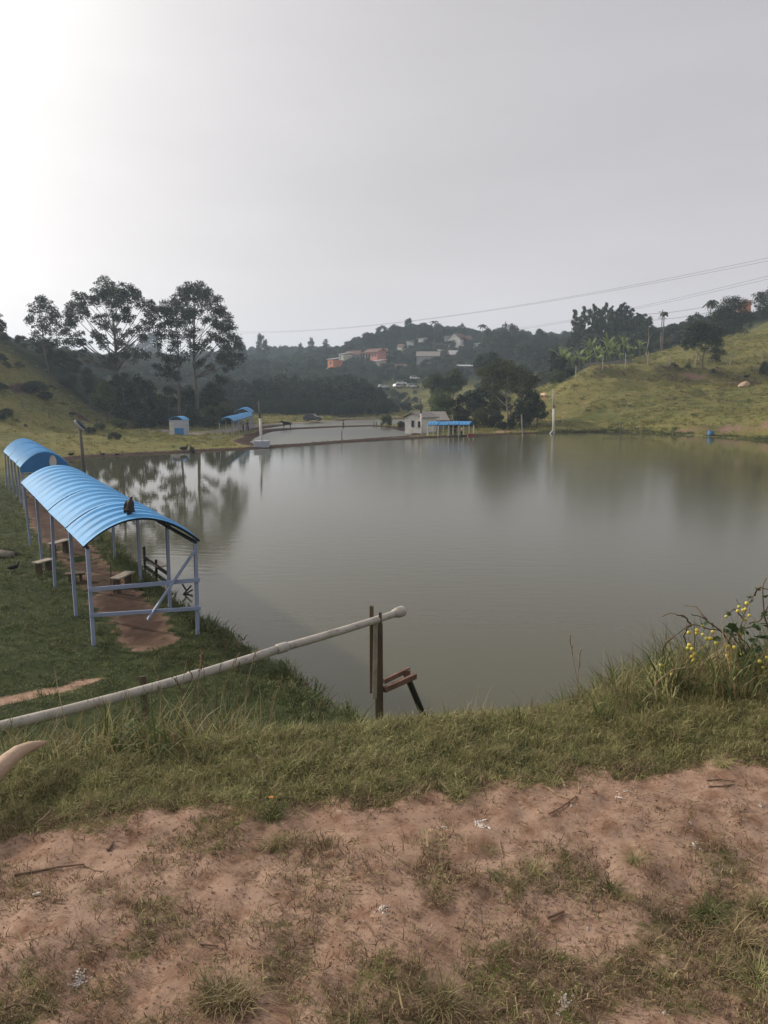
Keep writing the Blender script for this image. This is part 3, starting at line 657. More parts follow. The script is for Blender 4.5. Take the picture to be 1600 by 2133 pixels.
shelter(s2a, s2b, s2r[:2], 6, 2.15, .75, 'second blue arched shelter with a closed gable and white oval plate', gable=True, ribs=5, zbase=.5)
f0 = PZ(978, 907.5, .2)+Vector((0, .8, 0)); f1 = PZ(892, 908, .2)+Vector((0, .8, 0))
shelter(f0, f1, (1.0, 2.6), 5, 1.8, .42, 'small blue roofed shelter on the far dyke beside the white hut', ribs=3, pw=.15, pm_='pole_white')
e0 = PZ(458, 912, .5); e1 = PZ(505, 893, .5)
shelter(e0, e1, (PZ(487, 910, .5)-e0)[:2], 5, 2.0, .55, 'weathered blue shelter by the track beyond the left lawn', ribs=4, zbase=.5)
e0 = PZ(487, 893, .5); e1 = PZ(497, 886, .5)
shelter(e0, e1, (PZ(522, 892, .5)-e0)[:2], 3, 2.35, .75, 'highest blue arched shelter behind the weathered one', ribs=4, zbase=.5)

# ------------------------------------------------------------------ benches, planks, posts near the shelters
def bench(p, rz, L, label, m='pale_wood', h=.48, back=False, w_=.32):
    t = thing('wooden_bench', label, 'bench', (p[0], p[1], H1(p[0], p[1])), rz, group='plank benches under the shelters')
    MB().box((0, 0, h), (L, w_, .045)).build('seat', MATS[m], t, world=False, bevel=.006)
    for s in (-1, 1):
        MB().box((s*(L/2-.14), 0, h/2-.04), (.07, w_*.75, h), taper=.9).build('leg', MATS['old_wood'], t, world=False)
    if back:
        MB().box((0, w_/2+.05, h+.30), (L, .03, .14)).build('backrest', MATS['old_wood'], t, world=False)
        for s in (-1, 1): MB().bar((s*(L/2-.1), w_/2+.02, .1), (s*(L/2-.1), w_/2+.06, h+.4), .045).build('back_post', MATS['old_wood'], t, world=False)
    return t
bench(PZ(257, 1232, .5), R(80), .95, 'pale plank bench nearest the braced end of the shelter')
bench(PZ(125, 1158, .5), R(75), .95, 'pale plank bench beside the third left post', back=False)
bench(PZ(158, 1212, .5), R(15), .6, 'low brown plank bench behind the second left post', 'old_wood', .25)
bench(PZ(92, 1195, .5), R(70), .7, 'old grey bench half hidden by the shelter posts', 'pale_wood', .4)
def simple(name, mb, m, label, cat, group=None, **k): o = mb.build(name, MATS[m], None, **k); return tag(o, label, cat, group)
g = PZ(240, 1230, .5)
simple('plank', MB().bar((g.x-.1, g.y-.1, .42), (g.x-.35, g.y+.7, 1.1), .03, .14), 'old_wood', 'weathered plank leaning up behind the pale bench', 'plank')
g = PZ(-0, 1085, 1.8)
simple('log', MB().tube([(g.x-.8, g.y, H1(g.x-.8, g.y)+.12), (g.x+.5, g.y-.3, H1(g.x+.5, g.y-.3)+.12)], [.16, .13], 9), 'pale_wood', 'pale log lying on the left slope', 'log', smooth=True)
g = PZ(8, 1092, 1.5); gz = H1(g.x, g.y)
simple('log', MB().tube([(g.x-.7, g.y-.5, gz+.12), (g.x+.9, g.y-.9, gz+.02)], [.13, .10], 9), 'old_wood', 'darker log just below the pale one on the slope', 'log', smooth=True)
# dark broken jetty rail standing in the water
t = thing('jetty_rail', 'dark broken wooden rail standing in the water behind the shelter', 'railing', PZ(325, 1215, 0))
g = PZ(302, 1195, 0); g2 = PZ(352, 1225, 0)
for k in range(3):
    p = g.lerp(g2, k/2); MB().bar((p.x, p.y, -.5), (p.x+.02, p.y, .75 if k else 1.0), .07).build('post', MATS['black_wood'], t)
for z in (.62, .30): MB().bar((g.x, g.y-.04, z), (g2.x, g2.y-.04, z-.12), .04, .13).build('rail', MATS['black_wood'], t)
MB().box(((g.x+g2.x)/2, (g.y+g2.y)/2+.2, .55), (1.0, .4, .05), rz=-.9).build('board', MATS['pale_wood'], t)
t = thing('driftwood', 'tangle of small dark sticks poking out of the pond', 'driftwood', PZ(387, 1238, 0))
g = PZ(387, 1238, 0)
for a_, b_ in (((-.12, 0, -.05), (.18, .05, .28)), ((-.1, .1, -.05), (.2, .12, .12)), ((-.05, 0, .02), (.28, -.1, -.02)), ((0, .1, .1), (-.14, .15, .3))):
    MB().tube([g+Vector(a_), g+Vector(b_)], .028, 6).build('stick', MATS['black_wood'], t)
# tall pole with a perched vulture
def pole(px, pyb, pyt, z, label, m='pole_white', r=.12, m2=None, lean=0, cat='pole', split=.5, Y=None):
    a = PZ(px, pyb, z) if Y is None else PY(px, pyb, Y); a.z = H1(a.x, a.y); tp = PY(px, pyt, a.y); hgt = tp.z-a.z
    t = thing('pole', label, cat, a); q = MB().tube([(a.x, a.y, a.z-.3), (a.x+lean*split, a.y, a.z+hgt*split)], [r, r*.88], 10).build('lower_pole', MATS[m], t, smooth=True)
    MB().tube([(a.x+lean*split, a.y, a.z+hgt*split), (a.x+lean, a.y, a.z+hgt)], [r*.8, r*.6], 10).build('upper_pole', MATS[m2 or m], t, smooth=True)
    return t, a, Vector((a.x+lean, a.y, a.z+hgt))
a = PZ(178, 1005, 0); tp = PY(166, 890, a.y)
t = thing('mooring_pole', 'rough grey pole with a tilted oval lamp on top standing at the water edge', 'pole', a)
MB().tube([(a.x, a.y, -.6), (a.x-.08, a.y, (tp.z)/2), tp], [.13, .12, .10], 9).build('shaft', MATS['pole_grey'], t, smooth=True)
M_ = Euler((0, R(48), R(0))).to_matrix()
MB().ell(tp+Vector((-.02, 0, .12)), (.52, .22, .17), 14, 8, M=M_).build('lamp_head', MATS['concrete'], t, smooth=True)
MB().ell(tp+Vector((.09, .02, .22)), (.48, .23, .10), 14, 6, M=M_).build('lamp_back', MATS['beam_dark'], t, smooth=True)
# white footed pole on the dyke
t, a, tp = pole(546, 931, 835, .1, 'thin pole with white lower half rising from a pale block on the dyke', 'pole_white', .16, 'pole_grey', -.25, split=.62)
MB().box((a.x, a.y-.1, .35), (1.7, 1.0, 1.0)).build('footing_block', MATS['kiosk_white'], t, bevel=.05)
pole(880, 909, 829, .15, 'leaning white pole between the white hut and the far shelter', 'pole_white', .16, 'pole_grey', -.35, split=.6)
t, a, tp = pole(1154, 900, 812, .25, 'white pole with a short side prop at the foot of the right hill', 'pole_white', .19, 'concrete', -.3, split=.6)
MB().tube([(a.x-1.0, a.y, a.z), (a.x-.1, a.y, a.z+1.0)], .12, 8).build('prop', MATS['pole_white'], t, smooth=True)
def stake(px, pyb, pyt, label, z=0, m='pole_grey', r=.06, lean=0):
    a = PZ(px, pyb, z); tp = PY(px, pyt, a.y); a.z = min(H1(a.x, a.y), z)-.3
    return simple('stake', MB().tube([a, (tp.x+lean, tp.y, tp.z)], [r, r*.8], 7), m, label, 'stake')
stake(712, 925, 897, 'thin stake standing on the middle of the dark dyke')
stake(779, 888, 879, 'short dark stake left of the pair on the second dyke', .3, r=.1)
stake(784, 888, 879, 'short dark stake right of its twin on the second dyke', .3, r=.1)
stake(794, 887, 880, 'short dark stake beside the round bush', .3, r=.1)
stake(1294, 907, 880, 'dark stake in the water where the right shore begins', 0, r=.11)
stake(1091, 903, 863, 'pale thin trunk stake in front of the dark bushes', .5, 'bark_pale', .12, -.3)
simple('branch', MB().tube([PZ(1255, 905, .3), PZ(1292, 904, .35), PZ(1330, 905, .3)], .06, 6), 'pole_grey', 'thin horizontal branch lying on the water by the dark stake', 'branch')

# ------------------------------------------------------------------ pipe on its wooden prop
pe = PY(838, 1273, 8.9); pa = PY(780, 1292, 8.6); pl = PY(0, 1514, 5.4); pm = PY(590, 1349, 7.4)
d0 = (pl-pe); far_l = pl+Vector((-2.2, -.7, -.18))
t = thing('drain_pipe', 'long pale plastic pipe sloping up to a forked wooden post over the pond', 'pipe', far_l)
def sag(a, b, n=6, s=.03): return [a.lerp(b, k/n)+Vector((0, 0, -s*4*(k/n)*(1-k/n))) for k in range(n+1)]
MB().tube([far_l]+sag(pl, pm, 6, .035), .046, 14).build('lower_length', MATS['pvc'], t, smooth=True)
MB().tube(sag(pm, pe, 5, .012), .044, 14).build('upper_length', MATS['pvc'], t, smooth=True)
dr = (pe-pm).normalized()
MB().tube([pm-dr*.09, pm-dr*.08, pm+dr*.04, pm+dr*.05], [.047, .054, .054, .047], 14).build('coupling', MATS['pvc'], t, smooth=True)
for u_ in (.62,):
    c = pl.lerp(pm, u_); c.z -= .033; dd = (pm-pl).normalized(); MB().tube([c-dd*.07, c-dd*.06, c+dd*.05, c+dd*.06], [.047, .054, .054, .047], 14).build('coupling', MATS['pvc'], t, smooth=True)
MB().tube([pe-dr*.17, pe-dr*.14, pe-dr*.09, pe, pe+dr*.012], [.05, .052, .066, .068, .062], 16).build('socket_end', MATS['pvc'], t, smooth=True)
MB().tube([pe+dr*.013, pe+dr*.014], [.052, .052], 14).build('bore', MATS['dark_gap'], t)  # near-black disc on the closed end paints the shade inside the pipe
b = Vector((pa.x+.02, pa.y, 0)); gz = H1(b.x, b.y)
t = thing('forked_post', 'weathered wooden post made of split boards holding up the pipe end', 'post', (b.x, b.y, gz))
MB().bar((b.x+.045, b.y+.02, gz-.4), (b.x+.03, b.y+.02, pa.z-.05), .10, .09, up=(0, 1, 0)).build('main_post', MATS['old_wood'], t, bevel=.008)
MB().bar((b.x-.02, b.y-.05, pa.z-.98), (b.x+.0, b.y-.05, pa.z-.02), .055, .035, up=(0, 1, 0)).build('front_board', MATS['pale_wood'], t, bevel=.004)
MB().bar((b.x-.055, b.y+.06, pa.z-.95), (b.x-.055, b.y+.07, pa.z+.16), .05, .04, up=(0, 1, 0)).build('back_prong', MATS['old_wood'], t, bevel=.004)
MB().bar((b.x+.055, b.y-.06, pa.z-.16), (b.x+.05, b.y-.06, pa.z+.12), .035, .04, up=(0, 1, 0)).build('front_prong', MATS['old_wood'], t, bevel=.004)
q0 = PY(800, 1437, b.y); q1 = PY(866, 1408, b.y+.35)
MB().bar(q0, q1, .05, .07).build('arm', MATS['red_wood'], t, bevel=.004)
MB().bar(q0+Vector((0, .12, .06)), q1+Vector((-.08, .1, .05)), .04, .06).build('arm', MATS['red_wood'], t, bevel=.004)
q2 = PY(846, 1405, b.y+.4); q3 = PY(890, 1510, b.y+.9)
MB().tube([q2+Vector((-.01, 0, .03)), q3+(q3-q2)*.6], .042, 8).build('strut', MATS['black_wood'], t, smooth=True)
MB().box(q2+Vector((0, 0, .03)), (.09, .08, .07), rz=.3).build('block', MATS['red_wood'], t)
g = PY(306, 1438, 6.6); gz = H1(g.x, g.y)
simple('peg', MB().bar((g.x+.03, g.y-.1, gz-.1), (g.x-.05, g.y+.05, g.z+.12), .06, .03), 'old_wood', 'split wooden peg steadying the pale pipe in the grass', 'peg')
c0 = [(-160,1800),(-60,1695),(-10,1638),(15,1610),(40,1590),(65,1578),(85,1572),(100,1568)]
rr = [.036, .036, .036, .035, .031, .024, .015, .006]
pts = [PZ(a_, b_, 4.93) for a_, b_ in c0]; pts = [p+Vector((0, 0, .05)) for p in pts]
simple('clay_pipe', MB().tube(pts, rr, 12), 'clay_pipe', 'short curved clay coloured pipe half buried in the grass at the left edge', 'pipe', smooth=True)

# ------------------------------------------------------------------ small animals and people (one skinned body each)
def skin(name, pts, edges, rad, m, parent=None, world=True, sub=1, label=None, cat=None, group=None):
    off = ORG.get(parent.name, Vector()) if (parent and world) else Vector()
    me = bpy.data.meshes.new(name); me.from_pydata([tuple(Vector(p)-off) for p in pts], edges, []); o = ob(name, me, parent); ORG[o.name] = off
    s = o.modifiers.new('Skin', 'SKIN'); s.use_smooth_shade = True
    if not me.skin_vertices: 
        bpy.context.view_layer.objects.active = o
    for i, r_ in enumerate(rad):
        v = me.skin_vertices[0].data[i]; v.radius = (r_, r_) if isinstance(r_, (int, float)) else r_; v.use_root = (i == 0)
    if sub: q = o.modifiers.new('Sub', 'SUBSURF'); q.levels = sub; q.render_levels = sub
    me.materials.append(MATS[m]); return o
def bird(loc, rz, s, label, m='feather_black', group=None, hunched=False, sitting=False):
    t = thing('bird', label, 'bird', loc, rz, group); lg = 0 if sitting else .10
    if hunched:
        pts = [(0, 0, .22), (.03, 0, .36), (.05, 0, .44), (.08, 0, .49), (.14, 0, .47), (-.05, 0, .10), (-.10, 0, -.04)]
        ed = [(0, 1), (1, 2), (2, 3), (3, 4), (0, 5), (5, 6)]; rad = [.13, .10, .05, .045, .018, .09, .035]
    else:
        pts = [(0, 0, .2), (.12, 0, .24), (.17, 0, .33), (.20, 0, .42), (.27, 0, .42), (-.14, 0, .20), (-.28, 0, .22)]
        ed = [(0, 1), (1, 2), (2, 3), (3, 4), (0, 5), (5, 6)]; rad = [.11, .08, .035, .036, .014, .08, .03]
    pts = [(x, y, z+lg-.1) for x, y, z in pts]
    skin('body', pts, ed, rad, m, t, False)
    for sd_ in (-1, 1):
        w_ = MB()
        if hunched: w_.ell((-.05, sd_*.10, .22+lg-.1), (.10, .035, .20), 8, 6, M=Euler((0, R(22), 0)).to_matrix())
        else: w_.ell((-.06, sd_*.09, .22+lg-.1), (.19, .03, .085), 8, 6)
        w_.build('wing', MATS[m], t, True, False)
        if not sitting: MB().tube([(.02, sd_*.045, .16), (.02, sd_*.05, .02), (.08, sd_*.05, .005)], .011, 5).build('leg', MATS['bird_leg'], t, world=False)
    t.scale = (s,)*3; return t
# perched on the near shelter roof
_ri = (fr-v0); _ln = (v1-v0).normalized(); rp_ = v0+_ri*.43+_ln*.28; rp_.z = .5+2.36+.045+.62*(1-(2*.43-1)**2)+.06
bird((rp_.x, rp_.y, rp_.z), R(70), .82, 'large dark hunched bird perched on the front of the nearest blue roof', 'feather_dark', hunched=True)
rp_ = PY(97, 948, 41.5); bird((rp_.x, rp_.y, rp_.z-.1), R(200), .9, 'brown bird perched low on the side of the second blue roof', 'feather_dark', hunched=True)
rp_ = PY(62, 928, 49); bird((rp_.x, rp_.y, rp_.z-.1), R(160), .8, 'grey bird sitting near the far end of the second blue roof', 'feather_dark', hunched=True)
for i, (px, py, rz, s, m, lb, hu) in enumerate([
  (149, 945, 20, 1.2, 'feather_black', 'black bird standing where the dyke meets the second roof', False),
  (213, 942, 190, 1.1, 'feather_black', 'dark duck at the water edge right of the mooring pole', False),
  (244, 941, 0, 1.0, 'feather_black', 'small dark duck on the dyke left of the round bush', False),
  (330, 941, 150, 1.2, 'feather_white', 'pale bird on the dyke below the bush', True),
  (352, 940, 10, 1.5, 'feather_black', 'hunched black bird on the dyke beside the pale one', True),
  (384, 934, 30, 1.9, 'feather_black', 'black vulture with raised head on the lawn edge', False),
  (399, 934, 160, 1.6, 'feather_black', 'black vulture facing its neighbour on the lawn edge', True),
  (512, 932, 200, 2.0, 'feather_black', 'black vulture at the tip of the second pond', False),
  (885, 908, 0, 1.2, 'feather_black', 'dark bird beside the leaning white pole', False)]):
    a = PZ(px, py, .45); bird((a.x, a.y, H1(a.x, a.y)), R(rz), s, lb, m, hunched=hu, group=None)
for px, py, Y, rz, s, lb in [(1531, 699, 200, 200, 2.6, 'black bird walking on the skyline pasture of the right hill'), (1597, 684, 205, 0, 2.6, 'black bird at the right edge on the hill crest'), (1556, 791, 149, 0, 2.6, 'black bird spreading on top of the pale boulder'), (20, 1075, 24, 30, .75, 'brown hen standing by the logs on the left slope')]:
    a = PY(px, py, Y); z = H1(a.x, a.y); bird((a.x, a.y, z if 'boulder' not in lb else z+1.5), R(rz), s, lb, 'feather_black')
def beast(name, loc, rz, s, label, cat, m, graze=False, tail=True):
    t = thing(name, label, cat, loc, rz)
    hz = .35 if graze else 1.0
    pts = [(-.45, 0, .78), (0, 0, .74), (.42, 0, .78), (.62, 0, .8 if graze else .98), (.78, 0, hz), (.98, 0, hz-.08),
           (-.5, .13, .6), (-.42, .14, .38), (-.52, .14, .34), (-.48, .14, .03), (-.5, -.13, .6), (-.36, -.14, .40), (-.44, -.14, .34), (-.38, -.14, .03),
           (.4, .12, .55), (.42, .13, .3), (.40, .13, .03), (.4, -.12, .55), (.48, -.13, .3), (.46, -.13, .03), (-.62, 0, .78), (-.78, 0, .6 if tail else .7)]
    ed = [(0, 1), (1, 2), (2, 3), (3, 4), (4, 5), (0, 6), (6, 7), (7, 8), (8, 9), (0, 10), (10, 11), (11, 12), (12, 13), (2, 14), (14, 15), (15, 16), (2, 17), (17, 18), (18, 19), (0, 20), (20, 21)]
    rad = [.19, .20, .20, .12, .11, .05, .11, .06, .045, .04, .11, .06, .045, .04, .09, .05, .04, .09, .05, .04, .04, .025]
    skin('body', pts, ed, rad, m, t, False)
    for sd_ in (-1, 1): MB().bar((.74, sd_*.07, hz+.06), (.70, sd_*.12, hz+.18), .05, .02).build('ear', MATS[m], t, world=False)
    t.scale = (s,)*3; return t
a = PZ(598, 893, .15); beast('dog', (a.x, a.y, H1(a.x, a.y)), R(175), 1.25, 'black dog trotting along the second dyke', 'dog', 'dog_fur', graze=False)
a = PY(1134, 806, 152); beast('cow', (a.x, a.y, H1(a.x, a.y)), R(100), 1.9, 'pale tan cow seen from behind on the shoulder of the right hill', 'cow', 'cow_hide', graze=True)
def person(loc, rz, s, label, shirt='shirt_dark', pose='stand', hat=None):
    t = thing('person', label, 'person', loc, rz)
    if pose == 'sit':
        hip = .50; pts = [(0, 0, hip), (0, 0, hip+.28), (.02, 0, hip+.50), (.03, 0, hip+.60), (.04, 0, hip+.74), (.05, 0, hip+.84),
          (.03, .2, hip+.47), (.12, .24, hip+.22), (.32, .16, hip+.14), (.40, .13, hip+.13), (.03, -.2, hip+.47), (.12, -.24, hip+.22), (.32, -.16, hip+.14), (.40, -.13, hip+.13),
          (.1, .1, hip), (.45, .12, hip+.02), (.45, .12, .08), (.58, .12, .04), (.1, -.1, hip), (.45, -.12, hip+.02), (.45, -.12, .08), (.58, -.12, .04)]
    else:
        hip = .92; sp = .12; pts = [(0, 0, hip), (0, 0, hip+.26), (.02, 0, hip+.48), (.03, 0, hip+.58), (.03, 0, hip+.70), (.04, 0, hip+.80),
          (.01, .2, hip+.46), (.06, .26, hip+.20), (.30, .24, hip+.22), (.40, .22, hip+.26), (.01, -.2, hip+.46), (.0, -.27, hip+.18), (.16, -.26, hip-.02), (.22, -.25, hip-.10),
          (.02, .1, hip-.12), (.05, sp, .48), (-.02, sp, .08), (.14, sp, .04), (.0, -.1, hip-.12), (.0, -sp, .48), (-.04, -sp, .08), (.12, -sp, .04)]
    ed = [(0, 1), (1, 2), (2, 3), (3, 4), (4, 5), (2, 6), (6, 7), (7, 8), (8, 9), (2, 10), (10, 11), (11, 12), (12, 13), (0, 14), (14, 15), (15, 16), (16, 17), (0, 18), (18, 19), (19, 20), (20, 21)]
    rad = [.13, .12, .13, .055, .095, .08, .065, .045, .036, .03, .065, .045, .036, .03, .095, .065, .045, .035, .095, .065, .045, .035]
    skin('body', pts, ed, rad, 'skin', t, False)
    T = lambda idx, m_, nm, g: skin(nm, [pts[i] for i in idx[0]], idx[1], [rad[i]+g for i in idx[0]], m_, t, False)
    T(([0, 1, 2, 6, 7, 10, 11], [(0, 1), (1, 2), (2, 3), (3, 4), (2, 5), (5, 6)]), shirt, 'shirt', .02)
    T(([0, 14, 15, 16, 18, 19, 20], [(0, 1), (1, 2), (2, 3), (0, 4), (4, 5), (5, 6)]), 'trousers', 'trousers', .018)
    hx, _, hzz = pts[5]
    if hat:
        MB().ell((hx-.01, 0, hzz+.01), (.12, .11, .09), 10, 6).ell((hx+.04, 0, hzz), (.17, .14, .015), 10, 4).build('hat', MATS[hat], t, True, False)
    else: MB().ell((hx-.03, 0, hzz+.0), (.10, .095, .09), 10, 6).build('hair', MATS['feather_black'], t, True, False)
    t.scale = (s,)*3; return t
a = PZ(715, 889, .15); person((a.x, a.y, H1(a.x, a.y)), R(-10), 1.0, 'person in dark clothes standing fishing on the second dyke')
ax_, ay_ = a.x, a.y
simple('fishing_rod', MB().tube([(ax_+.38, ay_, 1.6), (ax_+1.4, ay_+.1, 1.9), (ax_+2.3, ay_+.2, 1.95)], [.03, .02, .015], 5), 'black_wood', 'short dark fishing rod held over the second dyke', 'fishing rod')
a = PZ(941, 908, .15); person((a.x, a.y+.8, H1(a.x, a.y+.8)), R(200), 1.0, 'person in dark shirt and white cap under the far blue shelter', 'shirt_dark', 'stand', 'shirt_white')
a = PZ(950, 908, .15); person((a.x, a.y+1.2, H1(a.x, a.y+1.2)), R(250), 1.0, 'bare headed person standing right of the white cap in the far shelter', 'shirt_dark')
a = PZ(963, 909, .15); person((a.x, a.y+1.0, H1(a.x, a.y+1)), R(180), 1.0, 'person in a pale shirt near the right posts of the far shelter', 'shirt_white')
a = PZ(507, 896, .5); person((a.x, a.y, H1(a.x, a.y)), R(200), 1.0, 'person in a blue shirt at the end of the weathered shelter', 'shirt_blue')
a = PZ(516, 893, .5); person((a.x, a.y, H1(a.x, a.y)), R(120), 1.0, 'person in dark clothes beside the highest left shelter', 'shirt_dark')
t = thing('crate', 'red orange crate on the ground at the end of the far shelter', 'crate', PZ(981, 908, .5)); a = PZ(981, 908, .5)
for k in range(3): MB().box((a.x, a.y, .35+.2*k), (.9, .6, .15)).build('slat', MATS['crate_red'], t)
MB().box((a.x, a.y, .55), (.84, .54, .5)).build('core', MATS['brick_wall'], t)
# vehicles
def car(loc, rz, s, label, paint, detail=True, group=None):
    t = thing('parked_car', label, 'car', loc, rz, group)
    prof = [(-2.05, .35), (-2.1, .75), (-1.95, 1.15), (-1.55, 1.5), (-.9, 1.62), (.1, 1.58), (.85, 1.05), (1.75, .88), (2.08, .65), (2.1, .35), (1.75, .26), (-1.7, .26)]
    mb = MB(); n = len(prof)
    for y, k in ((-.86, .0), (-.8, .05), (.8, .05), (.86, .0)):
        for x, z in prof:
            ins = .12*max(0, (z-.95))/.6 if abs(y) > .82 else 0
            mb.v.append((x*(1+(.01 if abs(y) < .82 else 0)), y*(1-ins*1.1), z+(.015 if abs(y) < .82 else 0)))
    for r_ in range(3):
        for k in range(n): mb.f.append((r_*n+k, r_*n+(k+1) % n, (r_+1)*n+(k+1) % n, (r_+1)*n+k))
    mb.f.append(tuple(range(n-1, -1, -1))); mb.f.append(tuple(3*n+k for k in range(n)))
    mb.build('body', MATS[paint], t, world=False, bevel=.04)
    if detail:
        for sd_ in (-1, 1):
            for q in ([(-1.62, 1.1), (-1.4, 1.42), (-.9, 1.5), (-.75, 1.5), (-.75, 1.08)], [(-.68, 1.08), (-.68, 1.5), (.05, 1.47), (.62, 1.06)]):
                pts = [(x, sd_*(.875-.10*max(0, z-.95)/.6), z) for x, z in q]; MB().poly(pts, .012, (0, sd_, 0)).build('window', MATS['dark_glass'], t, world=False)
            MB().box((2.02, sd_*.6, .72), (.14, .3, .14)).build('headlight', MATS['lamp_glass'], t, world=False)
            for x in (-1.3, 1.3):
                wh = MB().tube([(x, sd_*.72, .33), (x, sd_*.88, .33)], .33, 16).build('wheel', MATS['tyre'], t, world=False)
                MB().tube([(x, sd_*.885, .33), (x, sd_*.895, .33)], .2, 12).build('rim', MATS['rim'], wh, world=False)
        MB().poly([(.14, -.68, 1.58), (.14, .68, 1.58), (.84, .74, 1.08), (.84, -.74, 1.08)], .012, (.5, 0, .8)).build('windscreen', MATS['dark_glass'], t, world=False)
    t.scale = (s,)*3; return t
a = PZ(652, 877, .3); car((a.x, a.y, max(.28, H1(a.x, a.y))), R(-4), .95, 'dark grey hatchback parked on the road beside the third pond', 'car_paint')
# blue tub, white box, boulder on the right shore
a = PZ(1481, 899, .7); z = H1(a.x, a.y)
t = thing('plastic_barrel', 'cut down blue plastic barrel below the red earth bank', 'barrel', (a.x, a.y, z))
MB().tube([(a.x, a.y, z-.05), (a.x, a.y, z+.1), (a.x+.05, a.y, z+.68)], [.40, .43, .46], 16, cap=False).build('shell', MATS['barrel_blue'], t, smooth=True)
MB().tube([(a.x, a.y, z+.1), (a.x+.04, a.y, z+.55)], [.39, .41], 14).build('lining', MATS['panel_blue'], t)
a = PZ(1576, 910, .8); z = H1(a.x, a.y)
t = thing('concrete_box', 'broken white concrete box on the right shore', 'box', (a.x, a.y, z))
for dx, dy, sx, sy in ((-.7, 0, .12, .9), (.7, 0, .12, .9), (0, -.4, 1.3, .12), (0, .4, 1.3, .12)): MB().box((a.x+dx, a.y+dy, z+.3), (sx, sy, .85)).build('side', MATS['pole_white'], t)
MB().box((a.x+.1, a.y, z+.78), (1.5, .95, .08)).build('lid', MATS['concrete'], t)
a = PY(1549, 806, 149); z = H1(a.x, a.y)
simple('boulder', MB().ell((a.x, a.y, z+.15), (1.25, 1.0, .75), 18, 12, jit=.16, rng=random.Random(4), M=Euler((0, R(-30), 0)).to_matrix()), 'rock', 'pale tan boulder half sunk in the slope of the right hill', 'boulder', smooth=True)
for i, (px, py) in enumerate([(1545, 918), (1560, 921), (1588, 921), (1530, 914)]):
    a = PZ(px, py, .3); simple('stone', MB().ell((a.x, a.y, H1(a.x, a.y)+.1), (.5, .4, .3), 9, 6, jit=.3, rng=random.Random(i)), 'concrete', 'pale stone at the water edge of the right shore', 'stone', 'pale stones along the right shore')

# ------------------------------------------------------------------ buildings
def win(t, x, z, w_, h, d, glass='dark_glass', frame='concrete'):
    """window on local -Y face at depth d"""
    f = MB()
    for dx, dz, sx, sz in ((0, h/2, w_+.14, .08), (0, -h/2, w_+.14, .08), (-w_/2-.03, 0, .08, h), (w_/2+.03, 0, .08, h)): f.box((x+dx, d-.03, z+dz), (sx, .10, sz))
    fo = f.build('window', MATS[frame], t, world=False); MB().box((x, d-.005, z), (w_, .03, h)).build('pane', MATS[glass], fo, world=False); return fo
def house(px0, px1, pyb, Y, h, dep, wall, roof, label, rz=0, kind='gable', wins=(), over=.4, pitch=.5, face_side=None, cat='house', name='house'):
    a = PY(px0, pyb, Y); b = PY(px1, pyb, Y); w_ = (b-a).length; c = (a+b)/2
    t = thing(name, label, cat, (c.x, c.y, c.z), rz)
    MB().box((0, dep/2, h/2-1.2), (w_, dep, h+2.4)).build('wall', MATS[wall], t, world=False)
    if kind == 'gable':          # ridge runs front to back, gable faces camera
        r_ = w_*pitch*.5
        MB().poly([(-w_/2, 0, h), (w_/2, 0, h), (0, 0, h+r_)], dep, (0, 1, 0)).build('gable', MATS[wall], t, world=False)
        for s in (-1, 1):
            p = [(0, -over, h+r_+.06), (s*(w_/2+over), -over, h+.06-over*pitch), (s*(w_/2+over), dep+over, h+.06-over*pitch), (0, dep+over, h+r_+.06)]
            MB().poly(p, .12, (0, 0, 1)).build('roof', MATS[roof], t, world=False)
    elif kind == 'side':
        r_ = dep*pitch*.5
        for s in (0, 1):
            y0 = -over if not s else dep+over
            p = [(-w_/2-over, y0, h-over*pitch+.05), (w_/2+over, y0, h-over*pitch+.05), (w_/2+over, dep/2, h+r_+.05), (-w_/2-over, dep/2, h+r_+.05)]
            MB().poly(p, .12, (0, 0, 1)).build('roof', MATS[roof], t, world=False)
        MB().poly([(-w_/2, 0, h), (-w_/2, dep, h), (-w_/2, dep/2, h+r_)], w_, (1, 0, 0)).build('gable', MATS[wall], t, world=False)
    else:
        MB().poly([(-w_/2-over, -over, h+.05), (w_/2+over, -over, h+.05), (w_/2+over, dep+over, h+.05+pitch*dep*.3), (-w_/2-over, dep+over, h+.05+pitch*dep*.3)], .2, (0, 0, 1)).build('roof', MATS[roof], t, world=False)
    for x, z, ww, wh in wins: win(t, x*w_, z*h, ww, wh, 0)
    return t
a = PZ(862, 897, .4)
t = house(838, 884, 893.5, a.y-2, 1.75, 3.6, 'white_wall', 'fibre_roof', 'small white hut with a grey fibre cement roof beside the leaning pole', R(-42), 'gable', [(-.02, .45, .5, 1.0), (.36, .42, .5, .95)], pitch=.4, over=.35, name='hut', cat='hut')
house(885, 930, 886, a.y+6, .9, 6, 'fibre_roof', 'fibre_roof', 'low shed with a wide sagging grey roof behind the white hut', R(8), 'side', over=.5, pitch=.38, name='shed', cat='shed')
house(754, 792, 757, 372, 5.6, 6, 'pink_wall', 'tile_roof', 'bright pink two storey house high on the far hillside', R(-46), 'side', [(-.36, .62, 1.3, 2.2), (-.14, .62, 1.3, 2.2), (.12, .66, .9, 1.3), (.34, .66, .9, 1.3)], over=.9)
house(792, 806, 755, 378, 5.0, 8, 'brick_wall', 'tile_roof', 'dark brick wing standing right of the pink house', R(-5), 'side')
house(680, 697, 768, 352, 4.2, 6, 'orange_wall', 'metal_roof', 'small orange house lowest on the left of the hillside', R(-44), 'flat', [(0, .6, .9, 1.2)])
house(681, 712, 775, 350, 1.4, 5, 'orange_wall', 'metal_roof', 'low outbuilding with a pale roof below the orange house', R(-8), 'flat', name='outbuilding')
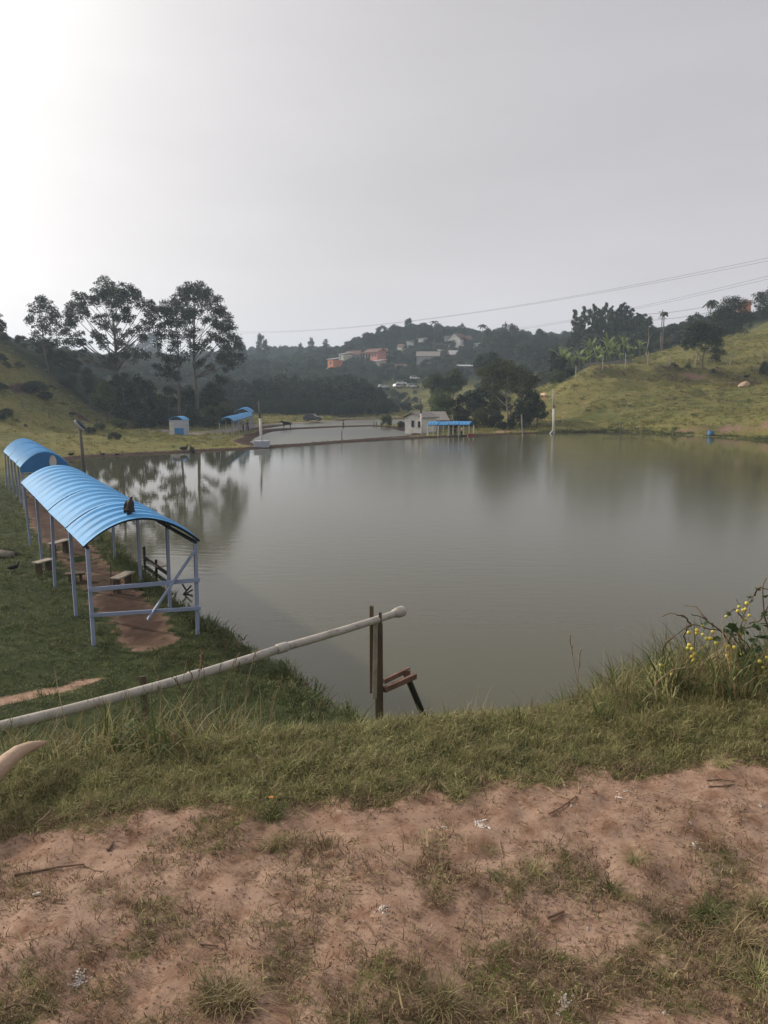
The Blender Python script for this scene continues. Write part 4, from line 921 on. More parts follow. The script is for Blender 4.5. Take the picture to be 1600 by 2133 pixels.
house(704, 718, 751, 374, 3.0, 6, 'cream_wall', 'metal_roof', 'cream cottage left of the lilac row on the far hillside', R(-44), 'flat', [(-.22, .5, 1.2, 1.2)])
house(720, 749, 752, 378, 3.2, 7, 'lilac_wall', 'tile_roof', 'long lilac house below the hill wood', R(-6), 'side', [(-.3, .5, .8, .9), (.1, .5, .8, .9), (.35, .5, .8, 1.2)])
house(722, 745, 742, 386, 2.2, 6, 'white_wall', 'tile_roof', 'white upper house with a balcony above the lilac one', R(-40), 'flat', [(-.3, .5, .8, .9), (.1, .5, .8, .9)])
house(775, 790, 766, 362, 3.0, 6, 'cream_wall', 'metal_roof', 'plain cream wall of a cottage under the pink house', R(-40), 'flat')
house(932, 960, 724, 392, 4.2, 9, 'white_wall', 'tile_roof', 'white gabled house near the crest of the far hill', R(-32), 'gable', [(0, .45, 1.6, 1.4)], pitch=.9)
house(958, 984, 722, 398, 3.8, 8, 'brick_wall', 'tile_roof', 'brown house with a broad tiled roof right of the white gable', R(10), 'side')
house(925, 937, 722, 396, 4.6, 5, 'concrete', 'fibre_roof', 'grey unfinished tower of a house left of the white gable', R(-20), 'flat')
house(915, 978, 738, 380, 1.6, 5, 'brick_wall', 'metal_roof', 'long low shed with a bright metal roof edge under the white gable', R(4), 'flat', name='shed', cat='shed')
house(868, 915, 752, 366, 2.4, 9, 'concrete', 'fibre_roof', 'long grey roofed shed left of the bright metal roof', R(-6), 'side', name='shed', cat='shed')
house(938, 980, 748, 366, 2.2, 8, 'brick_wall', 'metal_roof', 'low brown building with a pale roof right of the grey shed', R(4), 'side', name='shed', cat='shed')
house(957, 986, 778, 330, 3.0, 5, 'brick_wall', 'metal_roof', 'reddish brick shed at the top of the valley meadow', R(4), 'flat', name='shed', cat='shed')
house(1070, 1096, 737, 350, 1.6, 5, 'concrete', 'metal_roof', 'slanting pale roof among the dark trees right of the valley', R(-25), 'flat', name='shed', cat='shed')
house(984, 1000, 729, 394, 3.0, 5, 'white_wall', 'metal_roof', 'tiny white outhouse right of the brown tiled house', R(-15), 'flat', name='outhouse')
house(1549, 1564, 645, 262, 2.9, 5, 'orange_wall', 'tile_roof', 'orange block showing above the trees at upper right', R(-5), 'flat')
house(792, 845, 772, 350, 1.6, 5, 'lilac_wall', 'tile_roof', 'dark low roofs right of the cream cottage', R(-4), 'side', name='outbuilding')
house(870, 882, 716, 398, 2.4, 4, 'white_wall', 'metal_roof', 'tiny white house among the trees left of the grey tower', R(-40), 'flat')
house(846, 853, 722, 396, 2.4, 4, 'white_wall', 'metal_roof', 'smallest white house just under the highest crest tree', R(-40), 'flat')
house(826, 838, 730, 392, 2.2, 4, 'cream_wall', 'tile_roof', 'small cream house in the trees right of the pink house', R(-40), 'side')
# blue and white kiosk
a = PZ(374, 905, .6); z = H1(a.x, a.y)
t = thing('kiosk', 'small white and blue kiosk with an arched blue roof beside the track', 'kiosk', (a.x, a.y, z), R(-10))
MB().box((0, 0, 1.0), (2.1, 1.7, 2.2)).build('wall', MATS['kiosk_white'], t, world=False)
MB().box((.38, -.87, .5), (1.32, .05, 1.05)).build('blue_panel', MATS['kiosk_blue'], t, world=False)
MB().box((-.68, -.875, .92), (.62, .05, 1.8)).build('door', MATS['pole_white'], t, world=False)
mb = MB(); K = 12
for y in (-1.0, 1.0):
    for k in range(K+1):
        v = k/K; mb.v.append((-1.12+2.24*v, y, 2.12+.5*(1-(2*v-1)**2)))
for k in range(K): mb.f.append((k, k+1, K+2+k, K+1+k))
o = mb.build('roof', MATS['roof_blue'], t, world=False); sm = o.modifiers.new('Solid', 'SOLIDIFY'); sm.thickness = .06
MB().poly([(-1.05+2.1*k/K, -.84, 2.05+.5*(1-(2*k/K-1)**2)) for k in range(K+1)], 1.6, (0, 1, 0)).build('gable', MATS['beam_dark'], t, world=False)
# parked white vehicles in the valley
for i, (px, py, rz, lb) in enumerate([(799, 806, 10, 'white car lowest and leftmost in the valley yard'), (829, 805, 40, 'white car second from the left in the valley yard'), (837, 799, -20, 'white car half hidden by shrubs in the valley yard'), (857, 805, 15, 'white van like car lowest right in the valley yard'), (864, 788, 5, 'white car highest on the valley road')]):
    a = PY(px, py, 262 if i < 4 else 285); car((a.x, a.y, a.z-.4), R(rz), .85, lb, 'car_white')

# ------------------------------------------------------------------ trees
def leaf_quads(cs, rs, per, size, seed, flat=.7, droop=.3, shell=.55):
    """leaf faces spread through clump volumes; cs (N,3) centres, rs (N,) radii"""
    r = np.random.default_rng(seed); cs = np.asarray(cs, float); rs = np.asarray(rs, float)
    cnt = np.maximum(6, (per*rs**2/np.mean(rs**2)).astype(int)); ci = np.repeat(np.arange(len(cs)), cnt); n = len(ci)
    u = r.normal(size=(n, 3)); u /= np.linalg.norm(u, axis=1)[:, None]; u[:, 2] = np.where(r.random(n) < .5, np.abs(u[:, 2]), u[:, 2])
    rad = (r.random(n)**shell)*rs[ci]*r.uniform(.8, 1.15, n); P = cs[ci]+u*rad[:, None]*np.array([1, 1, flat])
    a = r.normal(size=(n, 3)); a[:, 2] -= droop; a /= np.linalg.norm(a, axis=1)[:, None]
    b = np.cross(a, r.normal(size=(n, 3))); b /= np.linalg.norm(b, axis=1)[:, None]+1e-9
    L = size*r.uniform(.6, 1.3, n)[:, None]; W = L*r.uniform(.35, .6, n)[:, None]
    V = np.stack([P-a*L*.5, P+b*W*.5, P+a*L*.5, P-b*W*.5], 1).reshape(-1, 3); F = np.arange(4*n).reshape(-1, 4)
    cr = r.random(len(cs)); rv = np.clip(cr[ci]*.6+r.random(n)*.4, 0, 1)
    return V, F, np.repeat(rv, 4)
def hero_tree(label, px_base, py_base, Y, clumps, bark, leaf, per=230, size=.34, trunk_r=.35, forks=None, group=None, seed=1, name='eucalyptus_tree', kx=1.0, flat=.95, depth=1.0, px_top=None, zfrac=.55):
    r = random.Random(seed); b = PY(px_base, py_base, Y); b.z = H1(b.x, b.y); t = thing(name, label, 'tree', b, group=group)
    cs = []; rs = []; sub = set(); nsub = 3 if seed == 3 else 6
    xs = [c[0] for c in clumps]; cx = sum(xs)/len(xs); half = max(abs(x-cx) for x in xs)*Y/F_PX
    for px, py, rp in clumps:
        p = PY(px, py, Y); dx = abs(p.x-PY(cx, py, Y).x)/max(half, .1); dd = (r.random()*2-1)*half*depth*math.sqrt(max(0, 1-dx*dx)); p = PY(px, py, Y+dd); rr_ = rp*Y/F_PX*kx; cs.append(p); rs.append(rr_)
        for q in range(nsub):
            dv = Vector((max(-1.5, min(1.5, r.gauss(0, .8))), r.gauss(0, 1.2), min(.7, r.gauss(-.4, .75))))*rr_; cs.append(p+dv); rs.append(rr_*r.uniform(.4, .95)); sub.add(len(cs)-1)
    top = max(c.z for c in cs); tx = PY(px_top or cx, 800, Y).x
    spine = []
    for k in range(13):
        u = k/12; z = b.z-.3+(top-b.z)*u*.93
        spine.append(Vector((b.x+(tx-b.x)*u**1.6+.5*math.sin(u*5+seed)*u*(1-u)*2, b.y+.4*math.sin(u*4+seed*2)*u, z)))
    mb = MB(); mb.tube(spine, [trunk_r*(1-.86*(k/12)**.85) for k in range(13)], 9)
    for ci_, (c, rr_) in enumerate(zip(cs, rs)):
        if ci_ in sub: continue
        hd = math.hypot(c.x-spine[6].x, c.y-b.y); zt = c.z-hd*(.55+.4*r.random())-.8; zt = max(zt, b.z+(top-b.z)*.28*zfrac)
        u = (zt-b.z+.3)/((top-b.z)*.93); u = min(max(u, .12), .97); k = int(u*12); s0 = spine[k].lerp(spine[min(k+1, 12)], u*12-k)
        m1 = s0.lerp(c, .45)+Vector((r.uniform(-.3, .3), r.uniform(-.3, .3), -.12*(c-s0).length*.3)); tr = trunk_r*(1-.86*u**.85)
        r0 = min(tr*.5, .03+.011*(c-s0).length)
        mb.tube([s0, m1, c-Vector((0, 0, rr_*.3))], [r0, r0*.6, r0*.22], 5, cap=False)
        for q in range(3):
            e = c+Vector((r.uniform(-1, 1), r.uniform(-1, 1), r.uniform(-.1, .7)))*rr_*.8; mb.tube([c-Vector((0, 0, rr_*.3)), e], [r0*.25, r0*.08], 3, cap=False)
    mb.build('trunk', MATS[bark], t, smooth=True)
    V, F, A = leaf_quads([tuple(c) for c in cs], [q*1.22 for q in rs], per*.40, size*.95, seed, flat=flat, shell=.42)
    me = mesh_np('crown', V-np.array(b), F, MATS[leaf], {'rnd': A}); o = ob('crown', me, t); ORG[o.name] = b
    return t
E1 = [(88,622,8),(80,634,10),(98,632,10),(72,652,11),(90,650,11),(110,648,11),(62,670,10),(85,672,10),(105,668,11),(120,660,9),(75,700,10),(95,690,10),(114,692,10),(66,710,6),(84,712,8),(104,710,8),(124,676,8),(92,625,7),(88,640,8)]
hero_tree('lone tall tree with airy layered crown on the left hill', 99, 757, 128, E1, 'bark', 'leaf_euc', 190, .34, .22, seed=3, px_top=90)
E2 = [(228,600,13),(212,610,10),(245,612,12),(272,604,11),(285,616,10),(262,618,9),(175,625,10),(160,638,12),(190,624,8),(150,652,10),(145,672,9),(168,645,8),(205,622,10),(232,634,9),(258,645,9),(300,632,10),(318,640,9),(334,645,8),(346,650,6),(310,655,8),(180,652,7),(202,662,7),(238,662,9),(218,680,9),(270,662,9),(292,690,11),(272,694,8),(302,704,7),(245,690,7),(200,700,9),(215,708,8),(160,700,8),(172,712,7),(142,716,11),(128,736,8),(152,742,10),(175,735,8),(250,712,9),(285,735,11),(262,738,9),(303,740,7),(235,745,8),(215,748,8),(186,752,7),(318,668,7),(300,672,6),(136,690,7),(120,716,7),(222,620,8),(250,628,8)]
hero_tree('broad tall tree with wide open crown standing left of the kiosk', 249, 880, 132, E2, 'bark', 'leaf_euc', 210, .36, .5, seed=5, px_top=240, zfrac=1.3)
E3 = [(395,600,12),(415,598,13),(432,610,11),(378,606,11),(445,630,11),(425,622,11),(405,614,12),(362,625,10),(388,628,12),(450,655,10),(465,645,9),(472,662,11),(480,688,11),(456,680,10),(430,664,7),(440,700,9),(462,712,11),(485,705,11),(475,732,12),(491,720,8),(497,744,8),(460,745,9),(430,715,8),(407,690,8),(402,722,9),(420,755,8),(440,765,7),(415,655,8),(398,648,9),(468,690,9),(448,672,8),(482,756,7),(470,768,6)]
hero_tree('tallest tree with heavy rounded crown leaning right behind the kiosk', 411, 872, 138, E3, 'bark', 'leaf_euc', 230, .36, .42, seed=8, px_top=412, zfrac=1.2)
E4 = [(345,650,10),(360,645,11),(378,655,13),(352,668,12),(335,682,9),(380,680,12),(365,698,10),(392,665,9),(345,706,9),(330,718,7),(365,720,10),(385,738,8),(348,752,9),(350,776,11),(332,768,9),(370,758,8),(372,636,9),(338,740,7),(396,700,8),(330,700,7),(364,784,8)]
hero_tree('slimmer dark tree directly left of the tallest one', 376, 872, 134, E4, 'bark', 'leaf_euc', 200, .36, .3, seed=11, px_top=372)
hero_tree('small crown of a tree cut by the left edge of the picture', -40, 762, 112, [(-20,655,12),(-6,672,9),(2,682,6),(-40,665,14),(-30,640,12),(-60,660,14),(6,674,5),(-20,690,9)], 'bark', 'leaf_euc', 200, .32, .25, seed=13)
# mid distance trees with seen limbs
MT = [('tall spreading tree with bare pale trunk among the dark bushes by the far dyke', 1058, 896, 126, [(1020,770,10),(1038,762,12),(1062,768,12),(1084,775,10),(1008,782,8),(1030,782,12),(1055,785,13),(1080,792,12),(1012,800,9),(1100,782,8),(1045,800,10),(1072,806,9),(1024,812,8),(1102,800,9),(1114,790,7)], 'bark_pale', 'leaf_mid', 260, .30, .22, 21),
 ('flat crowned small tree leaning above the valley meadow', 1022, 850, 190, [(1000,748,9),(1012,744,9),(1024,742,8),(1004,758,7),(1018,756,8),(1030,750,6),(998,762,5)], 'bark', 'leaf_dark', 200, .4, .2, 22),
 ('umbrella shaped dark tree alone on the slope of the right hill', 1464, 768, 156, [(1440,690,10),(1452,685,11),(1468,684,11),(1482,688,11),(1494,695,9),(1436,704,8),(1450,702,10),(1466,700,11),(1482,704,10),(1496,706,8),(1430,712,6),(1446,714,7)], 'bark', 'leaf_dark', 520, .28, .18, 23),
 ('narrow ivy clad trunk right of the umbrella shaped tree', 1492, 752, 162, [(1490,712,7),(1494,722,7),(1490,732,7),(1494,740,7),(1491,748,6),(1488,704,6)], 'bark', 'leaf_dark', 200, .26, .12, 24),
 ('dense rounded dark tree on the skyline of the right hill', 1526, 708, 205, [(1520,632,12),(1532,628,10),(1512,642,13),(1528,645,15),(1542,640,10),(1508,658,12),(1524,662,15),(1542,658,11),(1514,674,11),(1530,678,13),(1542,672,9),(1506,648,8),(1524,690,7)], 'bark', 'leaf_dark', 380, .36, .25, 25),
 ('ragged tree at the right edge of the skyline', 1585, 668, 232, [(1578,620,6),(1588,616,6),(1598,612,8),(1590,628,6),(1602,628,9),(1582,638,5),(1596,645,10),(1608,640,10),(1586,655,9),(1602,660,11)], 'bark', 'leaf_far', 170, .5, .2, 26),
 ('round topped tree left of its taller twin above the white hut', 908, 862, 172, [(902,788,8),(912,786,8),(898,798,9),(910,798,11),(922,796,8),(904,810,9),(916,808,9)], 'bark', 'leaf_mid', 330, .40, .18, 27),
 ('tall narrow rounded tree right of its twin above the white hut', 946, 862, 172, [(946,775,7),(940,784,8),(952,784,8),(946,794,11),(938,800,7),(954,800,8),(946,808,9)], 'bark', 'leaf_mid', 330, .40, .18, 28),
 ('bushy light tree overhanging the sagging shed roof', 925, 893, 134, [(905,830,8),(918,825,9),(932,828,9),(912,842,9),(926,842,10),(940,840,8),(905,855,7),(920,858,8),(935,856,7)], 'bark', 'leaf_mid', 220, .30, .14, 29),
 ('bare limbed dry tree in front of the pines', 1346, 745, 215, [(1330,680,3),(1340,676,3),(1352,672,3),(1362,690,3)], 'bark_pale', 'leaf_far', 14, .3, .22, 30)]
for lb, pb, yb, Y, cl, bk, lf, per, sz, tr, sd_ in MT: hero_tree(lb, pb, yb, Y, cl, bk, lf, per*1.3, sz, tr, seed=sd_, name='tree', flat=.85, kx=1.15 if sd_ != 30 else 1)
# prototypes for repeated trees (unit: metres, about 8 m tall)
def proto_mesh(kind, seed):
    r = random.Random(seed); cs = []; rs = []
    if kind == 'round':
        for i in range(26):
            a = r.uniform(0, 6.28); z = r.uniform(-.75, 1); q = math.sqrt(1-z*z)*r.uniform(.55, 1); cs.append((2.7*q*math.cos(a), 2.7*q*math.sin(a), 4.6+2.6*z)); rs.append(r.uniform(.8, 1.35))
        return leaf_quads(cs, rs, 150, .46, seed, .8)
    if kind == 'tall':
        for i in range(22):
            z = r.uniform(0, 1); q = (1-.6*z)*r.uniform(.3, 1.3); a = r.uniform(0, 6.28); cs.append((q*1.5*math.cos(a), q*1.5*math.sin(a), 2.4+5.2*z)); rs.append(r.uniform(.6, 1.0))
        return leaf_quads(cs, rs, 130, .42, seed, .9)
    if kind == 'pine':
        for i in range(26):
            z = (i/25); q = (1.3-.9*z)*(.5+.7*r.random()); a = r.uniform(0, 6.28); cs.append((q*1.2*math.cos(a), q*1.2*math.sin(a), 3.2+4.5*z)); rs.append(r.uniform(.5, .95)*(1.15-.4*z))
        return leaf_quads(cs, rs, 120, .36, seed, .55)
    if kind == 'bush':
        for i in range(20):
            a = r.uniform(0, 6.28); z = r.uniform(0, 1); q = math.sqrt(max(0, 1-z*z))*r.uniform(.4, 1); cs.append((1.5*q*math.cos(a), 1.5*q*math.sin(a), .45+1.5*z)); rs.append(r.uniform(.45, .8))
        return leaf_quads(cs, rs, 160, .24, seed, .9, shell=.4)
PM = {}
def pm(kind, i, leaf):
    k = (kind, i, leaf)
    if k not in PM: V, F, A = proto_mesh(kind, 100+i*7+len(kind)); PM[k] = mesh_np('crown', V, F, MATS[leaf], {'rnd': A})
    return PM[k]
TR = {}
def trunk_mesh(h, r0, bark):
    k = (h, r0, bark)
    if k not in TR:
        mb = MB(); mb.tube([(0, 0, -.6), (.08, 0, h*.4), (-.05, .05, h)], [r0, r0*.75, r0*.3], 7)
        for a in range(5): c, s = math.cos(a*1.3), math.sin(a*1.3); mb.tube([(0, 0, h*(.45+.08*a)), (c*1.3, s*1.3, h*(.72+.06*a))], [r0*.4, r0*.12], 4, cap=False)
        me = bpy.data.meshes.new('trunk'); me.from_pydata(mb.v, [], mb.f); me.materials.append(MATS[bark]); TR[k] = me
    return TR[k]
RT = random.Random(42)
ORD = 'leftmost second third fourth fifth sixth seventh eighth ninth tenth eleventh twelfth thirteenth fourteenth fifteenth sixteenth seventeenth eighteenth nineteenth twentieth twenty-first twenty-second twenty-third twenty-fourth twenty-fifth twenty-sixth twenty-seventh twenty-eighth twenty-ninth thirtieth'.split()
def number(objs, what, where):
    objs = sorted(objs, key=lambda o: (o.location.x or o.bound_box[0][0])/(o.location.y or o.bound_box[0][1]))
    for i, o in enumerate(objs): o['label'] = '%s %s, %s' % (what, where, 'leftmost of all' if i == 0 else 'rightmost of all' if i == len(objs)-1 else ORD[i]+' from the left')
def plant(kind, px, py_top, Y, label, wpx=None, leaf='leaf_dark', group=None, parts=True, name=None, cat=None, z=None, hm=None):
    H_ = {'round': 8.2, 'tall': 8.2, 'pine': 8.1, 'bush': 2.3}[kind]; W_ = {'round': 6.6, 'tall': 4.4, 'pine': 3.4, 'bush': 4.0}[kind]
    p = PY(px, 850, Y); g = H1(p.x, p.y) if z is None else z; hh = hm or max(1.0, PY(px, py_top, Y).z-g); s = hh/H_; sx = (wpx*Y/F_PX)/W_ if wpx else s*RT.uniform(.85, 1.15)
    nm = name or ('bush' if kind == 'bush' else 'pine_tree' if kind == 'pine' else 'tree'); ct = cat or ('bush' if kind == 'bush' else 'tree'); i = RT.randrange(4)
    if kind == 'bush' or not parts:
        o = ob(nm, pm(kind, i, leaf)); o.location = (p.x, p.y, g-.1); o.rotation_euler = (0, 0, RT.uniform(0, 6.28)); o.scale = (sx, sx, s); return tag(o, label, ct, group)
    t = thing(nm, label, ct, (p.x, p.y, g), RT.uniform(0, 6.28), group); t.scale = (sx, sx, s)
    ob('crown', pm(kind, i, leaf), t); ob('trunk', trunk_mesh({'round': 5.5, 'tall': 7, 'pine': 7.6}[kind], .22, 'bark'), t); return t
# hand-placed: kind, px, top, Y, width px, leaf, label
for k_, px, pt, Y, wp, lf, lb in [
 ('tall',187,763,128,34,'leaf_dark','small dark conifer like tree on the shoulder of the left hill'),
 ('round',222,790,118,60,'leaf_mid','olive shrubby tree at the foot of the left hill'),
 ('round',258,768,124,64,'leaf_dark','dense dark tree around the trunk of the broad tall tree'),
 ('round',296,778,122,62,'leaf_dark','dark rounded tree right of the broad trunk'),
 ('round',275,830,117,70,'leaf_dark','low dark tree under the broad tall tree'),
 ('round',325,812,128,56,'leaf_mid','pale olive tree between the two tall trunks'),
 ('tall',352,800,130,44,'leaf_dark','thin dark tree left of the twin trunks'),
 ('round',392,800,140,60,'leaf_dark','tangled dark tree behind the twin trunks'),
 ('round',436,790,145,60,'leaf_dark','dark tree immediately right of the twin trunks'),
 ('tall',462,775,150,46,'leaf_dark','upright tree at the left end of the dark wood'),
 ('bush',438,845,132,60,'leaf_mid','olive shrub at the edge of the track behind the kiosk'),
 ('bush',470,838,140,70,'leaf_mid','broad pale shrub above the weathered blue shelter'),
 ('bush',400,852,130,60,'leaf_dark','dark shrub behind the kiosk'),
 ('bush',335,850,122,60,'leaf_dark','dark shrub left of the kiosk'),
 ('bush',300,855,114,60,'leaf_dark','shrub at the foot of the broad tree'),
 ('bush',246,872,108,52,'leaf_mid','pale shrub standing forward of the dark trees'),
 ('bush',236,898,92,34,'leaf_mid','rounded bush on the lawn near the dyke'),
 ('bush',806,862,136,30,'leaf_mid','rounded bush at the right end of the second dyke'),
 ('bush',838,876,130,30,'leaf_mid','low shrub between the pond and the white hut'),
 ('bush',866,887,124,34,'leaf_dark','dark low shrub in front of the white hut'),
 ('bush',900,884,130,44,'leaf_dark','dark shrub behind the far shelter'),
 ('round',975,812,134,62,'leaf_dark','dark round tree left in the clump by the far dyke'),
 ('round',1005,800,138,66,'leaf_dark','dark tree in the middle of the clump by the far dyke'),
 ('round',1100,800,132,60,'leaf_dark','blackish rounded tree against the right hill'),
 ('round',1120,830,130,44,'leaf_dark','smaller blackish tree at the foot of the right hill'),
 ('round',1040,815,132,60,'leaf_mid','olive tree under the pale trunked one'),
 ('bush',960,858,126,56,'leaf_dark','dark bush right of the far shelter'),
 ('bush',1000,850,126,60,'leaf_mid','broad olive bush in the clump by the far dyke'),
 ('bush',1035,858,126,50,'leaf_dark','bush left of the pale trunk base'),
 ('bush',1085,850,125,60,'leaf_dark','bush right of the pale trunk base'),
 ('tall',1150,728,168,26,'leaf_dark','slim dark tree above the cow'),
 ('round',1163,735,166,34,'leaf_dark','round dark tree at the left end of the banana grove'),
 ('bush',1155,770,160,50,'leaf_mid','shrub under the banana plants'),
 ('bush',1185,765,162,44,'leaf_dark','dark shrub beside the grey wall'),
 ('bush',918,872,127,40,'leaf_mid','olive shrub hiding the wall of the sagging shed'),
 ('bush',1480,775,154,12,'leaf_dark','tiny dark shrub under the umbrella shaped tree'),
 ('bush',1585,752,152,30,'leaf_mid','shrub at the right edge on the upper slope'),
 ('bush',1428,776,156,20,'leaf_mid','dry shrub on the terrace edge'),
 ('bush',1398,778,156,22,'leaf_mid','small shrub on the terrace left of the umbrella shaped tree'),
 ]: plant(k_, px, pt, Y, lb, wp, lf, parts=(k_ != 'bush'))
# left hill scrub
for i, (px, py, Y, wp) in enumerate([(20,733,116,36),(46,741,120,26),(5,738,115,44),(55,728,122,10),(5,795,106,40),(75,815,112,60),(95,822,112,40),(10,840,100,40),(30,850,98,22),(150,845,112,18),(130,810,116,16),(50,860,96,14),(65,770,116,14),(110,780,122,20),(2,855,96,30),(185,870,102,30),(205,862,104,30)]):
    plant('bush', px, py-2, Y, 'low dark scrub bush on the grassy left hill', wp, RT.choice(['leaf_dark', 'leaf_mid']), 'scrub on the left hill', hm=wp*Y/F_PX*.42)
# banana grove
def banana(px, py_t, Y, i):
    p = PY(px, 800, Y); g = H1(p.x, p.y); hh = PY(px, py_t, Y).z-g; r = random.Random(i)
    t = thing('banana_plant', 'banana plant with upright torn leaves in the grove on the right hill', 'plant', (p.x, p.y, g), r.uniform(0, 6.28), 'banana grove on the right hill')
    MB().tube([(0, 0, -.3), (0, 0, hh*.5), (.05, 0, hh*.62)], [.17, .13, .07], 7).build('stem', MATS['leaf_mid'], t, world=False)
    for k in range(7):
        a = k*2.4+r.random(); ln = hh*r.uniform(.42, .6); e = r.uniform(.12, .8); V = []; F = []; n = 6
        for j in range(n+1):
            u = j/n; th = e*.3+u*u*e*1.3; x = ln*u*math.sin(th*.75); z = hh*.55+ln*u*math.cos(th*.62); ww = .34*math.sin(math.pi*min(.97, u*.95+.05))**.6+.02
            for s in (-1, 0, 1): V.append((x*math.cos(a)-s*ww*math.sin(a), x*math.sin(a)+s*ww*math.cos(a), z-abs(s)*.10))
        for j in range(n):
            for s in (0, 1): q = 3*j+s; F.append((q, q+1, q+4, q+3))
        me = mesh_np('leaf', V, F, MATS['leaf_bright'], {'rnd': [r.random()]*len(V)}, True); ob('leaf', me, t)
for i, (px, py, Y) in enumerate([(1168,726,166),(1180,738,168),(1192,742,170),(1206,728,178),(1228,706,184),(1222,730,176),(1240,722,180),(1252,728,176),(1262,700,184),(1272,712,180),(1284,722,178),(1296,702,186),(1306,716,180),(1318,722,182),(1330,710,186),(1340,722,186),(1215,742,172),(1268,732,174),(1312,738,176),(1290,736,174),(1245,740,172)]): banana(px, py, Y, i)
# grey block wall under the bananas
a = PY(1218, 778, 166); b = PY(1316, 748, 176)
t = thing('block_wall', 'low grey block wall along the terrace under the banana grove', 'wall', a)
for k in range(7):
    p = a.lerp(b, k/7); q = a.lerp(b, (k+1)/7); MB().bar((p.x, p.y, H1(p.x, p.y)+.7), (q.x, q.y, H1(q.x, q.y)+.7), .2, 1.5, up=(0, 0, 1)).build('panel', MATS['fibre_roof'], t)
# pines on the ridge right of the valley
for i, (px, pt, Y, wp) in enumerate([(1192,642,250,26),(1208,636,254,24),(1226,630,250,28),(1240,640,256,22),(1252,628,252,26),(1264,634,256,22),(1276,640,250,26),(1290,627,252,30),(1304,640,256,26),(1318,650,250,28),(1330,652,254,26),(1200,655,248,26),(1262,650,246,28),(1284,656,246,28),(1308,660,246,30),(1234,656,247,24)]):
    plant('pine', px, pt, Y, 'tall dark pine in the row above the banana grove', wp, 'leaf_far', 'pines above the banana grove')
number([o for o in C.objects if o.get('group') == 'pines above the banana grove'], 'dark pine', 'in the row above the banana grove')
number([o for o in C.objects if o.get('group') == 'banana grove on the right hill'], 'banana plant', 'in the grove on the right hill')
def palm(px, pt, Y, label, hmin=4, nf=16, fl=2.6):
    p = PY(px, 800, Y); g = H1(p.x, p.y); tp = PY(px, pt, Y); hh = tp.z-g-1; r = random.Random(px)
    t = thing('palm_tree', label, 'palm', (p.x, p.y, g)); MB().tube([(0, 0, -.3), (.1, 0, hh*.5), (0, 0, hh)], [.2, .14, .12], 7).build('trunk', MATS['bark'], t, world=False)
    V = []; F = []
    for k in range(nf):
        a = k*6.283/nf*2.4; e = r.uniform(.4, 1.6); n = 6; b0 = len(V); ww = .5
        for j in range(n+1):
            u = j/n; x = fl*u*math.sin(e*.55+u*.6); z = hh+fl*u*math.cos(e*.7+u*1.1); w2 = ww*math.sin(math.pi*(.08+.88*u))
            for s in (-1, 0, 1): V.append((x*math.cos(a)-s*w2*math.sin(a), x*math.sin(a)+s*w2*math.cos(a), z-abs(s)*.25))
        for j in range(n):
            for s in (0, 1): q = b0+3*j+s; F.append((q, q+1, q+4, q+3))
    ob('crown', mesh_np('crown', V, F, MATS['leaf_far'], {'rnd': [.5]*len(V)}), t); return t
palm(1470, 624, 236, 'feathery palm tree rising above the wood on the right skyline')
palm(1003, 675, 380, 'palm like crown on the crest of the far hill', fl=3)
palm(903, 668, 400, 'tiny palm crown in the middle of the far ridge', fl=3)
palm(1375, 645, 208, 'thin pole like palm with small tufts against the sky', nf=14, fl=1.3)
# woods: dark belt behind the ponds, hillside trees, skyline trees
NT = 0
for i in range(44):
    px = 470+(i % 22)*15.5+RT.uniform(-6, 6); back = i >= 22; Y = RT.uniform(205, 222) if not back else RT.uniform(222, 240)
    pt = (782+8*math.sin(px*.05)+RT.uniform(-5, 5)) if back else 792+RT.uniform(-8, 12)
    if px > 770: pt += (px-770)*1.1
    plant(RT.choice(['round', 'round', 'tall']) if not back else 'round', px, pt, Y, 'leafy tree in the dark belt of wood', RT.uniform(38, 56), 'leaf_dark', 'trees of the dark belt behind the ponds', z=-2.6)
for i in range(30):
    px = 462+i*11.5; plant('bush', px, RT.uniform(828, 842), RT.uniform(192, 203), 'dark shrub along the foot of the belt of wood', RT.uniform(26, 40), 'leaf_dark', 'shrubs along the foot of the dark belt')
bt = [o for o in C.objects if o.get('group') == 'trees of the dark belt behind the ponds']
number([o for o in bt if o.location.y < 222], 'leafy tree', 'in the front row of the dark belt')
number([o for o in bt if o.location.y >= 222], 'leafy tree', 'in the back row of the dark belt')
number([o for o in C.objects if o.get('group') == 'shrubs along the foot of the dark belt'], 'dark shrub', 'along the foot of the belt of wood')
number([o for o in C.objects if o.get('group') == 'pale stones along the right shore'], 'pale stone', 'at the water edge of the right shore')
number([o for o in C.objects if o.get('group') == 'scrub on the left hill'], 'low dark scrub bush', 'on the grassy left hill')
def sky_y(px): return np.interp(px, [480,520,560,620,660,700,740,780,820,850,880,930,975,990,1010,1050,1075,1090,1130,1150,1180,1340,1380,1420,1460,1500,1560,1600],
                                  [735,730,732,725,722,712,700,680,676,665,672,675,685,702,690,672,672,690,690,695,690,690,698,660,632,640,645,640])
HOUSEX = [(822,885,712,732,400),(750,812,722,762,375),(675,755,730,778,372),(925,1000,700,752,405),(862,918,735,758,366),(772,850,760,775,350),(952,992,770,785,330),(1066,1100,728,742,350)]
cnt = 0; tries = 0; placed = []
